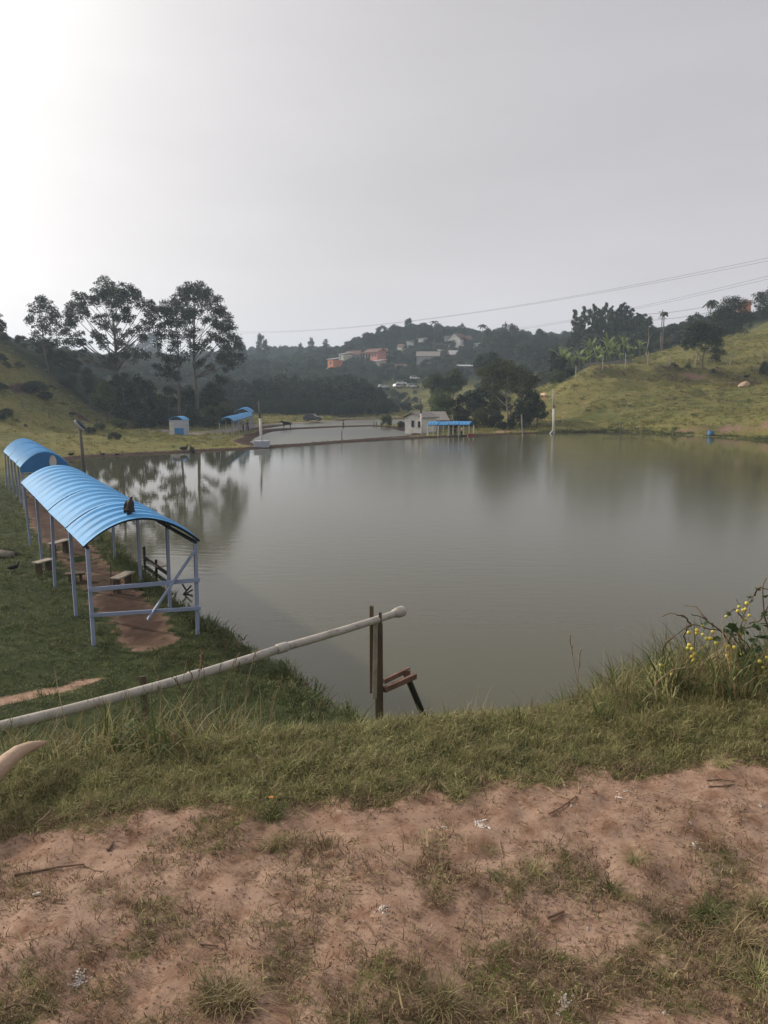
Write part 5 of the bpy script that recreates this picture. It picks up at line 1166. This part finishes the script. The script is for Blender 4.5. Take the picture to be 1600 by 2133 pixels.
while cnt < 235 and tries < 6000:
    tries += 1; px = RT.uniform(440, 1640) if RT.random() < .85 else RT.uniform(60, 480); Y = RT.uniform(245, 470) if px < 1130 else RT.uniform(232, 330)
    if px < 480: Y = RT.uniform(330, 600)
    p = PY(px, 800, Y); g = H1(p.x, p.y); s = RT.uniform(6.5, 11.5); 
    py_b = 1066.5-F_PX*math.tan(math.atan((g-EYE)/Y)+PITCH); py_t = py_b-s/Y*F_PX
    if py_t < sky_y(px)-3 and px > 480: continue
    if px > 1340 and Y < 240: continue
    if 900 < px < 985 and py_b > 775 and Y < 300: continue          # open meadow in the valley
    if 850 < px < 1000 and 790 < py_b < 900: continue
    if 792 < px < 868 and py_b > 782 and py_t < 812 and Y < 290: continue
    bad = False
    for x0, x1, y0, y1, hy in HOUSEX:
        if x0-8 < px < x1+8 and py_b > y0-4 and py_t < y1-4 and Y < hy+14: bad = True
    if bad or any((p.x-a)**2+(p.y-b)**2 < 16 for a, b in placed): continue
    placed.append((p.x, p.y)); cnt += 1
    reg = 'on the hazy hillside' if px < 1000 else 'in the wood right of the valley' if px < 1400 else 'in the wood on the right skyline'
    if px < 480: reg = 'on the faint distant hill at left'
    k_ = RT.choice(['round', 'round', 'round', 'tall', 'pine'] if px < 1130 else ['round', 'tall'])
    i_ = RT.randrange(4); o = ob('tree', pm(k_, i_, 'leaf_far')); o.location = (p.x, p.y, g-s*.22); o.rotation_euler = (0, 0, RT.uniform(0, 6.28)); q = s/8.2*RT.uniform(.95, 1.35); o.scale = (q, q, s/8.2)
    tag(o, 'one of the many alike leafy trees '+reg, 'tree', 'trees '+reg)
# readable skyline trees
for k_, px, pt, Y, wp, lb in [('tall',548,688,430,24,'tall loose tree alone on the left part of the far skyline'),('pine',556,705,432,18,'small tree right of the lone skyline tree'),('tall',500,698,400,34,'hazy tree peeping out right of the tallest tree'),('tall',512,712,402,22,'smaller hazy tree beside the peeping one'),
  ('round',650,698,440,14,'slender skyline tree left of the far hill'),('pine',680,705,436,16,'round headed skyline tree near the hill foot'),('pine',628,712,440,10,'short skyline tree on the saddle'),('round',586,716,445,10,'tiny skyline tree on the saddle'),
  ('round',850,660,415,24,'highest rounded tree on the crest of the far hill'),('round',795,676,410,28,'broad crested tree on the left shoulder of the far hill'),('round',822,674,412,30,'dark crown left of the highest crest tree'),('round',880,670,412,36,'broad crown right of the highest crest tree'),('round',915,672,410,34,'wide crown on the middle of the crest'),('round',958,672,404,22,'rounded tree above the white gabled house'),
  ('round',770,690,408,30,'lower crest tree where the hill begins to rise'),('round',745,700,420,30,'small crest tree at the left foot of the hill'),('round',1055,668,350,52,'big spreading tree right of the gap in the skyline'),('round',1018,680,352,40,'dark tree left of the big spreading one'),('round',1035,690,348,50,'dense tree in front of the big spreading one'),('round',1122,682,345,40,'rounded tree in the dip right of the big one'),('round',1148,696,340,34,'pale round tree before the pines'),('round',1085,692,345,36,'tree filling the gap right of the big spreading one'),
  ('round',1090,705,320,50,'low wide tree below the skyline gap'),('round',1150,712,300,50,'low wide tree below the pines'),('round',1340,655,240,34,'broad tree at the right end of the pine row'),('round',1322,690,236,50,'dark low tree under the pine row'),('round',1280,690,236,60,'dark wide tree under the middle pines'),('round',1230,690,238,60,'dark wide tree under the left pines'),
  ('round',1435,650,238,36,'rounded tree left of the feathery palm'),('round',1495,640,240,44,'broad tree right of the feathery palm'),('round',1455,660,234,50,'dense tree under the feathery palm'),('round',1400,700,228,40,'low tree right of the tufted pole'),('round',1425,690,228,50,'low dark tree above the terrace hill'),('round',1570,655,236,44,'tree under the orange block'),('round',1600,655,238,50,'tree at the far right edge of the skyline wood'),('round',1370,712,226,40,'low tree at the foot of the tufted pole'),('round',280,712,620,40,'faint distant tree seen between the two tallest trees'),('round',320,690,600,50,'faint high tree behind the tallest pair')]:
    plant(k_, px, pt, Y, lb, wp, 'leaf_far')
# undergrowth over the wooded slopes
def udens(x, y): return masks(x, y, np.full(x.shape, 3.0))['wood']*inview(x, y, .08)*((y < 480) | (x < 0))
x, y, z, r = place(14000, (-330, 260, 120, 620), udens, 206)
ub = []
for i in range(3):
    V, F, A = proto_mesh('bush', 300+i); ub.append(bpy.data.objects.new('undergrowth_kind_%s' % 'abc'[i], mesh_np('undergrowth', V[:len(V)//8*4], F[:len(V)//8*4//4], MATS['leaf_far'], {'rnd': A[:len(V)//8*4]})))
go('undergrowth', (x, y, z-.3), r, ub, [1, 1, 1], 'tangled undergrowth covering the wooded slopes', 'undergrowth', (.7, 1.7), .1, lambda x, y: .8+.6*ss((y-150)/250))

# ------------------------------------------------------------------ fences and wires
def fpost(px, pyb, pyt, Y, lb, grp, r=.09, lean=0, m='pale_wood'):
    a = PY(px, pyb, Y); g = H1(a.x, a.y); hh = (pyb-pyt)*Y/F_PX
    o = MB().tube([(0, 0, -.4), (lean*.5, .0, hh*.5), (lean, 0, hh)], [r, r*.9, r*.75], 7).build('fence_post', MATS[m], None, world=False); o.location = (a.x, a.y, g); return tag(o, lb, 'post', grp)
fr_ = [(1199,790,762,155,0,'fence post beside the grey wall'),(1255,776,752,156,0,'fence post in front of the grey wall'),(1303,773,745,157,-.15,'pale fence post at the right end of the grey wall'),(1349,768,740,158,0,'fence post between the pale ones'),(1395,767,738,158,0,'sturdy fence post left of the umbrella tree'),(1431,758,735,164,0,'thin fence post behind the others left of the umbrella tree'),(1447,772,740,157,.35,'pale leaning fence post beside the umbrella tree trunk'),(1521,764,738,158,0,'fence post right of the ivy clad trunk'),(1588,768,737,156,-.15,'pale sturdy fence post at the right edge')]
for px, b_, t_, Y, le, lb in fr_: fpost(px, b_, t_, Y, lb, 'fence posts across the right hill', .12, le, 'pale_wood')
for px, b_, t_, lb in [(50,882,868,'fence post at the far left foot of the left hill'),(104,883,868,'second fence post from the left at the foot of the left hill'),(154,884,868,'third fence post from the left at the foot of the left hill'),(202,888,870,'fence post before the dark trees at the foot of the left hill'),(214,886,873,'short fence post nearest the dark trees')]:
    fpost(px, b_, t_, 104, lb, 'fence posts along the foot of the left hill', .09, 0, 'pole_grey')
def wires(a, b, sep, sag_, label, n=2, r=.045):
    t = thing('power_line', label, 'cable', a)
    for k in range(n):
        off = Vector((0, 0, sep*k)); pts = [a.lerp(b, j/24)+off-Vector((0, 0, sag_*4*(j/24)*(1-j/24)*(1+.12*k))) for j in range(25)]; MB().tube(pts, r, 4, cap=False).build('wire', MATS['wire'], t)
wires(PY(470, 694, 420), PY(1720, 519, 190), .9, 5.5, 'upper pair of long cables crossing the sky from the tallest tree', 2, .032)
wires(PY(930, 702, 380), PY(1720, 551, 190), .9, 3.0, 'lower pair of cables crossing the sky above the pines', 2, .03)
wires(PY(-60, 708, 150), PY(140, 708, 150), .35, .2, 'short pair of cables behind the lone tree on the left hill', 1, .035)
wires(PY(1340, 668, 215), PY(1480, 650, 215), 1.8, .4, 'thin cables running to the tufted pole', 2, .04)
t, a, tp = pole(1375, 740, 645, .5, 'dark utility pole with insulators rising from the hillside shrubs', 'pole_grey', .16, Y=206)
for z_ in (-.6, -2.2): MB().bar((tp.x-1.1, tp.y, tp.z+z_), (tp.x+1.1, tp.y, tp.z+z_), .14).build('cross_arm', MATS['pole_grey'], t)

# ------------------------------------------------------------------ foreground: fruit plant, big tufts, twigs, lime splashes
base = PY(1605, 1400, 4.1); base.z = H1(base.x, base.y)
t = thing('fruiting_vine', 'thorny vine with round yellow fruits hanging over the grass at the right edge', 'plant', base)
stems = [[(1605,1400),(1545,1350),(1522,1320),(1488,1312),(1440,1303),(1400,1330)],[(1545,1372),(1510,1325),(1470,1290),(1440,1278)],[(1560,1372),(1540,1330),(1548,1290),(1562,1255),(1572,1240)],[(1522,1318),(1560,1306),(1600,1298)],[(1600,1395),(1580,1380),(1548,1330),(1530,1322)],[(1610,1330),(1592,1280),(1590,1220),(1598,1205)],[(1440,1303),(1425,1320),(1432,1345),(1438,1375)],[(1560,1300),(1585,1290),(1600,1262)],[(1440,1303),(1425,1285),(1400,1278),(1380,1284)],[(1470,1290),(1450,1265),(1425,1262)],[(1548,1290),(1530,1270),(1510,1280)],[(1572,1240),(1582,1225),(1600,1228)],[(1400,1330),(1385,1345),(1378,1385)],[(1522,1320),(1520,1350),(1524,1385)]]
rv = random.Random(9)
for si, s_ in enumerate(stems):
    pts = [PY(a_, b_, 3.95+.12*math.sin(si*2+j)) for j, (a_, b_) in enumerate(s_)]
    q_ = []
    for j in range(len(pts)-1):
        p0 = pts[max(j-1, 0)]; p1 = pts[j]; p2 = pts[j+1]; p3 = pts[min(j+2, len(pts)-1)]
        for u_ in (0, .25, .5, .75): q_.append(.5*((2*p1)+(p2-p0)*u_+(2*p0-5*p1+4*p2-p3)*u_**2+(3*p1-p0-3*p2+p3)*u_**3)+Vector((rv.gauss(0, .003), 0, rv.gauss(0, .003))))
    pts = q_+[pts[-1]]
    MB().tube(pts, [.0042*(1-.7*j/len(pts))+.0008 for j in range(len(pts))], 6).build('stem', MATS['stem_brown'], t, smooth=True)
FR = [(1540,1264),(1556,1257),(1537,1273),(1548,1271),(1553,1269),(1561,1282),(1552,1290),(1513,1284),(1549,1310),(1542,1321),(1435,1318),(1452,1313),(1452,1319),(1464,1322),(1464,1304),(1472,1330),(1485,1316),(1480,1330),(1492,1340),(1436,1344),(1442,1352),(1434,1350),(1441,1368),(1444,1376),(1447,1362),(1518,1347),(1530,1349),(1518,1361),(1521,1372),(1523,1380),(1546,1362),(1515,1366),(1377,1403),(1377,1386),(1399,1405),(1563,1398),(1583,1378),(1532,1392),(1598,1370),(1590,1390)]
for i, (a_, b_) in enumerate(FR):
    p = PY(a_, b_, 3.85+rv.uniform(-.08, .1)); q = rv.uniform(.0085, .0125); f = MB().ell(p, (q, q, q), 12, 8).build('fruit', MATS['fruit_yellow'], t, smooth=True)
    MB().tube([p+Vector((0, 0, q*.9)), p+Vector((rv.uniform(-.02, .02), .01, q+.03))], .0015, 4).build('stalk', MATS['stem_brown'], f)
def leaf(p, s, t, rr, m='leaf_vine'):
    out = [(0, -.1), (.28, .05), (.42, .3), (.3, .42), (.36, .62), (.12, .72), (0, 1), (-.12, .72), (-.36, .62), (-.3, .42), (-.42, .3), (-.28, .05)]
    M = Euler((rr.uniform(-1.2, .5), rr.uniform(-.6, .6), rr.uniform(0, 6.28))).to_matrix()
    mb = MB(); b0 = 0; mb.v.append(tuple(p+M @ Vector((0, .4*s, -.08*s))))
    for x, y in out: mb.v.append(tuple(p+M @ Vector((x*s, y*s, .10*s*abs(x)*2))))
    n = len(out)
    for k in range(n): mb.f.append((0, 1+k, 1+(k+1) % n))
    return mb.build('leaf', MATS[m], t)
for a_, b_, s_ in [(1556,1243,.045),(1570,1248,.03),(1460,1298,.05),(1476,1294,.045),(1512,1305,.06),(1520,1300,.07),(1530,1308,.07),(1515,1318,.06),(1525,1322,.06),(1535,1298,.06),(1580,1308,.06),(1590,1302,.05),(1595,1348,.07),(1585,1355,.06),(1545,1306,.05),(1552,1312,.05),(1520,1276,.035),(1578,1312,.05),(1600,1275,.05),(1568,1240,.03),(1598,1240,.06),(1450,1362,.05),(1600,1330,.08),(1508,1312,.05),(1540,1345,.05),(1565,1330,.06),(1572,1345,.06),(1558,1352,.05),(1590,1325,.06),(1500,1330,.05),(1482,1300,.04),(1605,1310,.07),(1598,1288,.05),(1425,1286,.03),(1578,1225,.04),(1520,1392,.05),(1560,1385,.06),(1580,1400,.06)]:
    leaf(PY(a_, b_, 3.92+rv.uniform(-.06, .06)), s_, t, rv)
# single tall stalks on the crest
def stalk(pts, Y, label, r=.0035, head=True, m='dry_straw', group=None):
    P_ = [PY(a_, b_, Y) for a_, b_ in pts]; P_[0].z = min(P_[0].z, H1(P_[0].x, P_[0].y)); t = thing('grass_stalk', label, 'grass', P_[0], group=group)
    MB().tube(P_, [r*(1-.6*k/len(P_)) for k in range(len(P_))], 5).build('stem', MATS[m], t)
    if head:
        d = (P_[-1]-P_[-2]).normalized(); mb = MB(); rr = random.Random(int(pts[0][0]))
        for k in range(7): p = P_[-1]-d*.016*k; mb.ell(p+Vector((rr.uniform(-.006, .006), 0, 0)), (.004, .004, .010), 5, 4)
        mb.build('seed_head', MATS[m], t)
stalk([(1212,1470),(1203,1420),(1192,1360),(1187,1325)], 3.8, 'tall thin straight stalk in front of the dark water', r=.002)
stalk([(1203,1440),(1206,1390),(1210,1353)], 3.8, 'shorter bent stalk with a seed head leaning on the tall thin one', r=.0018)
stalk([(1155,1478),(1168,1462),(1195,1456),(1212,1455)], 3.7, 'low arching stalk left of the tall thin one', head=False)
stalk([(1380,1400),(1410,1380),(1445,1386)], 3.7, 'broken pale stalk lying over the long grass', head=False)
stalk([(1340,1470),(1370,1420),(1400,1395),(1445,1388)], 3.6, 'long pale stalk crossing the long grass', head=False, r=.004)
rs_ = random.Random(77)
for i, (px, pb, pt, le) in enumerate([(350,1505,1390,-30),(372,1500,1372,18),(395,1510,1368,30),(410,1500,1355,10),(430,1505,1340,-10),(445,1498,1335,25),(455,1500,1362,42),(470,1505,1380,30),(385,1505,1395,-22),(405,1505,1410,-45),(480,1500,1400,20),(497,1505,1405,48),(515,1510,1420,12),(340,1510,1430,-10),(420,1500,1385,-28),(645,1515,1465,5),(660,1515,1458,8),(625,1512,1470,-14),(560,1512,1450,10),(300,1515,1460,24),(465,1500,1330,36),(505,1498,1350,30),(438,1500,1315,50)]):
    Y = 4.2+rs_.random()*.9; stalk([(px, pb), (px+le*.3, (pb+pt)/2), (px+le, pt)], Y, "dry brown stalk among the tall weeds below the pale pipe", .0016+.0016*rs_.random(), rs_.random() < .7, rs_.choice(["dry_straw", "stem_brown", "stem_brown"]), "dry stalks below the pale pipe")
number([o for o in C.objects if o.get('group') == 'dry stalks below the pale pipe'], 'dry brown stalk', 'among the weeds below the pale pipe')
# dry reddish grass on the lip of the terrace
brown = protos('dry_terrace_grass', [(30, .55, .4, 1.2, .05, G['grass_dry'], 81), (26, .4, .4, 1.2, .05, G['grass_dry'], 82)])
def tdens(x, y): _, _, _, s2, f2 = cuts(x, y); return ss((s2+1)/1)*ss((3.5-s2)/2)*f2*ss((fbm(x*.35, y*.35, 3, 87)-.35)/.2)
x, y, z, r = place(14000, (30, 110, 130, 165), tdens, 109)
go('dry_terrace_grass', (x, y, z), r, brown, [1, 1], 'rusty dry grass along the terrace edge of the right hill', 'grass', (.5, 1.1), .15)
def sdens(x, y): d = sdf(x, y, POND1); return (d > .0)*(d < 2.6)*(((x > 24)*1.0)+.16*(x < 24)*(x > -35))*ss((fbm(x*.3, y*.3, 3, 45)-.3)/.2)
x, y, z, r = place(42000, (-35, 62, 68, 128), sdens, 110)
go('shore_weeds', (x, y, z), r, [hillg[2]], [1], 'dark weeds fringing the far and right shores of the near pond', 'weeds', (.4, 1.0), .2, lambda x, y: np.where(x > 24, 1.1, .5))
# larger tufts on the bare strip
def big_tuft(px, py, s, label, m, seed, n=90, h=.16, lean=1.3):
    p = PZ(px, py, 4.9); g = H1(p.x, p.y); o = ob('grass_tuft', tuft_mesh('grass_tuft', n, h, .06, lean, .0042, MATS[m], seed, segs=4)); o.location = (p.x, p.y, g); o.scale = (s*.66, s*.66, s*.5); tag(o, label, 'grass')
for px, py, s, n, m, lb in [(450,2090,1.0,170,'grass_crest','large spreading tuft at the lower left of the bare soil'),(500,2100,.9,120,'grass_dry','straw coloured tuft joined to the large one at lower left'),(925,2100,1.0,150,'grass_crest','upright green tuft at the bottom of the picture'),(985,2128,.7,80,'grass_dry','small dry tuft at the bottom edge'),
  (580,1755,.75,110,'grass_crest','dark tuft jutting into the bare soil under the orange flower'),(572,1700,.8,110,'grass_lush','green tuft just below the orange flower'),(592,1780,.4,60,'grass_dry','small dry tuft at the tip of the jutting one'),
  (312,1752,.35,60,'grass_crest','tiny tuft left of its twin in the bare soil'),(378,1738,.35,60,'grass_crest','tiny tuft right of its twin in the bare soil'),(298,1785,.3,50,'grass_dry','smallest dry tuft in the bare soil'),
  (1018,1775,.5,70,'grass_crest','small green tuft at the left of the middle patch'),(1110,1815,.8,110,'grass_crest','broad tuft in the middle patch'),(1075,1850,.6,90,'grass_crest','low tuft under the broad one'),(1035,1830,.5,70,'grass_lush','dark small tuft in the middle patch'),
  (1325,1800,.7,100,'grass_crest','pointed tuft at the top of the right patch'),(1275,1850,.7,110,'grass_lush','dark green tuft left in the right patch'),(1370,1830,.6,80,'grass_moss','brownish tuft in the right patch'),(1300,1870,.6,80,'grass_crest','mixed tuft low in the right patch'),
  (1480,1900,.9,120,'grass_lush','long bladed green tuft near the right edge'),(1540,1960,1.0,140,'grass_dry','large straw tuft near the right edge'),(1590,1900,.9,110,'grass_crest','tuft cut by the right edge'),(1580,2050,1.0,140,'grass_crest','large tuft at the lower right corner'),(1500,2030,.7,90,'grass_dry','dry tuft left of the lower right corner'),
  (955,1655,.7,110,'grass_crest','tuft bulging from the crest grass into the soil'),(830,1640,.7,110,'grass_lush','dark tuft on the lower rim of the crest grass'),(1150,1630,.7,110,'grass_crest','tuft at the notch of the crest grass'),(1500,1600,.8,110,'grass_crest','tuft hanging over the soil at upper right'),(470,1650,.7,100,'grass_crest','tuft on the lower rim left of the orange flower'),(200,1670,.7,100,'grass_moss','brownish tuft on the rim at left')]:
    big_tuft(px, py, s, lb, m, px+py, n)
# twigs and straws lying on the soil
def twig(pts, label, r=.003, m='dry_straw'):
    P_ = []
    for a_, b_ in pts:
        p = PZ(a_, b_, 4.9); p.z = H1(p.x, p.y)+r*1.3; P_.append(p)
    return simple('twig', MB().tube(P_, [r*(1-.4*k/len(P_)) for k in range(len(P_))], 6), m, label, 'twig')
for pts, lb, r_, m in [([(30,1826),(70,1817),(120,1806),(175,1800)],'long brown twig lying at the left of the bare soil',.0042,'twig'),([(172,1799),(195,1808),(215,1817)],'short pale twig touching the end of the long brown one',.003,'dry_straw'),([(520,1950),(542,1960),(563,1972)],'straight straw piece left of the bottom middle',.003,'dry_straw'),([(543,1842),(572,1867)],'short straw in the middle of the soil',.003,'dry_straw'),([(563,1900),(572,1920)],'tiny straw below the short one',.002,'dry_straw'),
  ([(0,1972),(28,1988)],'straw at the left edge',.003,'dry_straw'),([(80,2096),(120,2104)],'thin straw near the lower left corner',.003,'dry_straw'),([(10,2110),(40,2100),(75,2098)],'dark twig near the lower left corner',.003,'twig'),([(830,1796),(860,1812),(895,1824),(920,1826)],'curved twig right of the centre of the soil',.0032,'twig'),([(896,1822),(903,1806)],'small side shoot of the curved twig',.002,'twig'),([(923,1824),(930,1838),(936,1850)],'bent straw at the end of the curved twig',.003,'dry_straw'),
  ([(1143,1703),(1165,1690),(1188,1677),(1200,1664)],'forked twig below the notch in the grass',.0035,'twig'),([(1140,1640),(1165,1658),(1190,1672)],'straw resting against the forked twig',.003,'dry_straw'),([(1206,1660),(1205,1624)],'upright thin straw by the forked twig',.002,'dry_straw'),([(1150,1850),(1170,1860),(1212,1882)],'long straw under the middle patch of grass',.003,'dry_straw'),([(1160,1842),(1235,1860)],'second straw crossing under the middle patch',.0025,'dry_straw'),([(1040,1750),(1048,1785)],'straw standing left of the middle patch',.0025,'dry_straw'),
  ([(1404,1912),(1436,1958)],'straw leaning towards the lower right tufts',.004,'dry_straw'),([(1475,1648),(1505,1648),(1530,1637)],'thin dark twig at upper right of the soil',.003,'twig'),([(1472,1632),(1500,1630),(1530,1632)],'second dark twig at upper right of the soil',.003,'twig'),([(1140,1910),(1175,1900)],'dark stick in the low turf',.006,'twig'),([(1030,2113),(1062,2108)],'dark chip of wood near the bottom',.006,'twig'),([(418,1964),(455,1968)],'pale straw low in the left turf',.0028,'twig'),([(950,1939),(975,1943)],'short straw beside a white splash',.003,'dry_straw'),([(225,1772),(235,1753)],'brown chip of wood by the smallest tuft',.006,'twig')]:
    twig(pts, lb, r_, m)
a = PZ(77, 1866, 4.9); a.z = H1(a.x, a.y)+.006
simple('dry_leaf', MB().ell(a, (.016, .009, .003), 9, 5), 'lime', 'small pale dry leaf on the soil under the long brown twig', 'leaf', smooth=True)
a = PZ(560, 1656, 4.93); a.z = H1(a.x, a.y)+.045
t = thing('flower', 'tiny orange flower in the crest grass left of the middle', 'flower', a)
for k in range(6): MB().ell(a+Vector((.006*math.cos(k*1.05)+.01, .005*math.sin(k*1.05), .0)), (.006, .004, .002), 7, 4).build('petal', MATS['flower_orange'], t)
MB().tube([a-Vector((0, 0, .045)), a], .0015, 4).build('stem', MATS['leaf_vine'], t)
rl = random.Random(31)
for px, py, rr_, lb in [(1002,1716,19,'largest bright white splash in the middle of the soil'),(923,1721,10,'small white splash left of the largest one'),(1300,1659,17,'faint white speckled splash at upper right'),(1447,1763,13,'bright white splash right of the middle'),(1585,1687,7,'white spot at the right edge'),(1595,1731,7,'lower white spot at the right edge'),(1440,1720,7,'small spot above the bright right splash'),(1498,1680,7,'small pale spot at upper right'),(796,1909,14,'white splash below the centre'),(165,2032,20,'pale worn splash at lower left'),(1175,2088,24,'broad greyish white splash at the bottom'),(1383,2114,9,'small white spot near the bottom right'),(1224,1928,5,'tiny bright white chip in the low turf'),(816,1819,4,'tiny white chip left of the curved twig'),(937,1920,5,'tiny white spot near the short straw'),(903,1943,9,'greyish spot on the soil below the centre'),(1190,1685,5,'tiny white spot by the forked twig'),(540,1640,0,'')]:
    if not rr_: continue
    c = PZ(px, py, 4.9); sc_ = c.length/F_PX*1.0; mb = MB(); k_ = PZ(px+rr_, py, 4.9).x-c.x
    for j in range(int(14+rr_*5)):
        a_ = rl.uniform(0, 6.28); q = k_*abs(rl.gauss(0, .5)); x = c.x+q*math.cos(a_)*1.0; y = c.y+q*math.sin(a_)*1.25; s_ = k_*rl.uniform(.03, .17)*rl.uniform(.5, 1); aa = rl.uniform(0, 3.14)
        mb.ell((x, y, H1(x, y)+.0006), (s_*rl.uniform(1, 2.6), s_, .0014), 7, 4, M=Euler((0, 0, aa)).to_matrix(), jit=.5, rng=rl)
    simple('lime_splash', mb, 'lime', lb, 'splash', smooth=True)
# loose crumbs of earth
peb = []
for i in range(3):
    mb = MB().ell((0, 0, .3), (1, .8, .6), 7, 5, jit=.5, rng=random.Random(60+i)); me = bpy.data.meshes.new('crumb'); me.from_pydata(mb.v, [], mb.f); me.materials.append(MATS['rock_soil'] if 'rock_soil' in MATS else mat('rock_soil', (.26, .155, .105), .95, (.36, .235, .165), 4)); peb.append(bpy.data.objects.new('crumb_kind_%s' % 'abc'[i], me))
x, y, z, r = place(16000, (-2.6, 2.8, 1.3, 3.4), lambda x, y: inview(x, y)*(y < np.interp(x, YBx, YBy)+.1)*(1-.6*turf(x, y))*.95*ss((fbm(x*3, y*3, 3, 88)-.25)/.3), 107)
go('earth_crumbs', (x, y, z), r, peb, [1, 1, 1], 'crumbs and clods of dry earth lying on the soil', 'earth', (.0012, .0042), .3, lambda x, y: 1+2.5*(vn(x*977, y*977, 3) > .965))
straw = protos('straw_litter', [(5, .07, .05, .2, .003, G['grass_dry'], 71), (4, .05, .04, .5, .003, G['grass_dry'], 72)])
x, y, z, r = place(7000, (-2.6, 2.8, 1.3, 3.6), lambda x, y: inview(x, y)*(y < np.interp(x, YBx, YBy)+.35)*.5*ss((fbm(x*2.5, y*2.5, 4, 98)-.35)/.3), 108)
n = len(x); rot = np.c_[r.normal(1.45, .08, n), r.normal(0, .1, n), r.uniform(0, 6.28, n)]
scatter('straw_litter', np.c_[x, y, z+.006], rot, r.uniform(.3, 1.0, n), r.integers(0, 2, n), straw, 'thin bits of straw littering the soil', 'straw')

# ------------------------------------------------------------------ hazy air
hb = MB().box((0, 545, 38), (1420, 1290, 82)).build('haze', None); tag(hb, 'thin bluish haze filling the valley air', 'haze', kind='stuff')
hm_ = bpy.data.materials.new('haze'); hm_.use_nodes = True; n_ = hm_.node_tree.nodes; n_.remove(n_['Principled BSDF']); pv = n_.new('ShaderNodeVolumePrincipled')
pv.inputs['Color'].default_value = (.66, .82, 1, 1); pv.inputs['Density'].default_value = .00050; pv.inputs['Anisotropy'].default_value = .35
hm_.node_tree.links.new(pv.outputs[0], n_['Material Output'].inputs['Volume']); hb.data.materials.append(hm_)
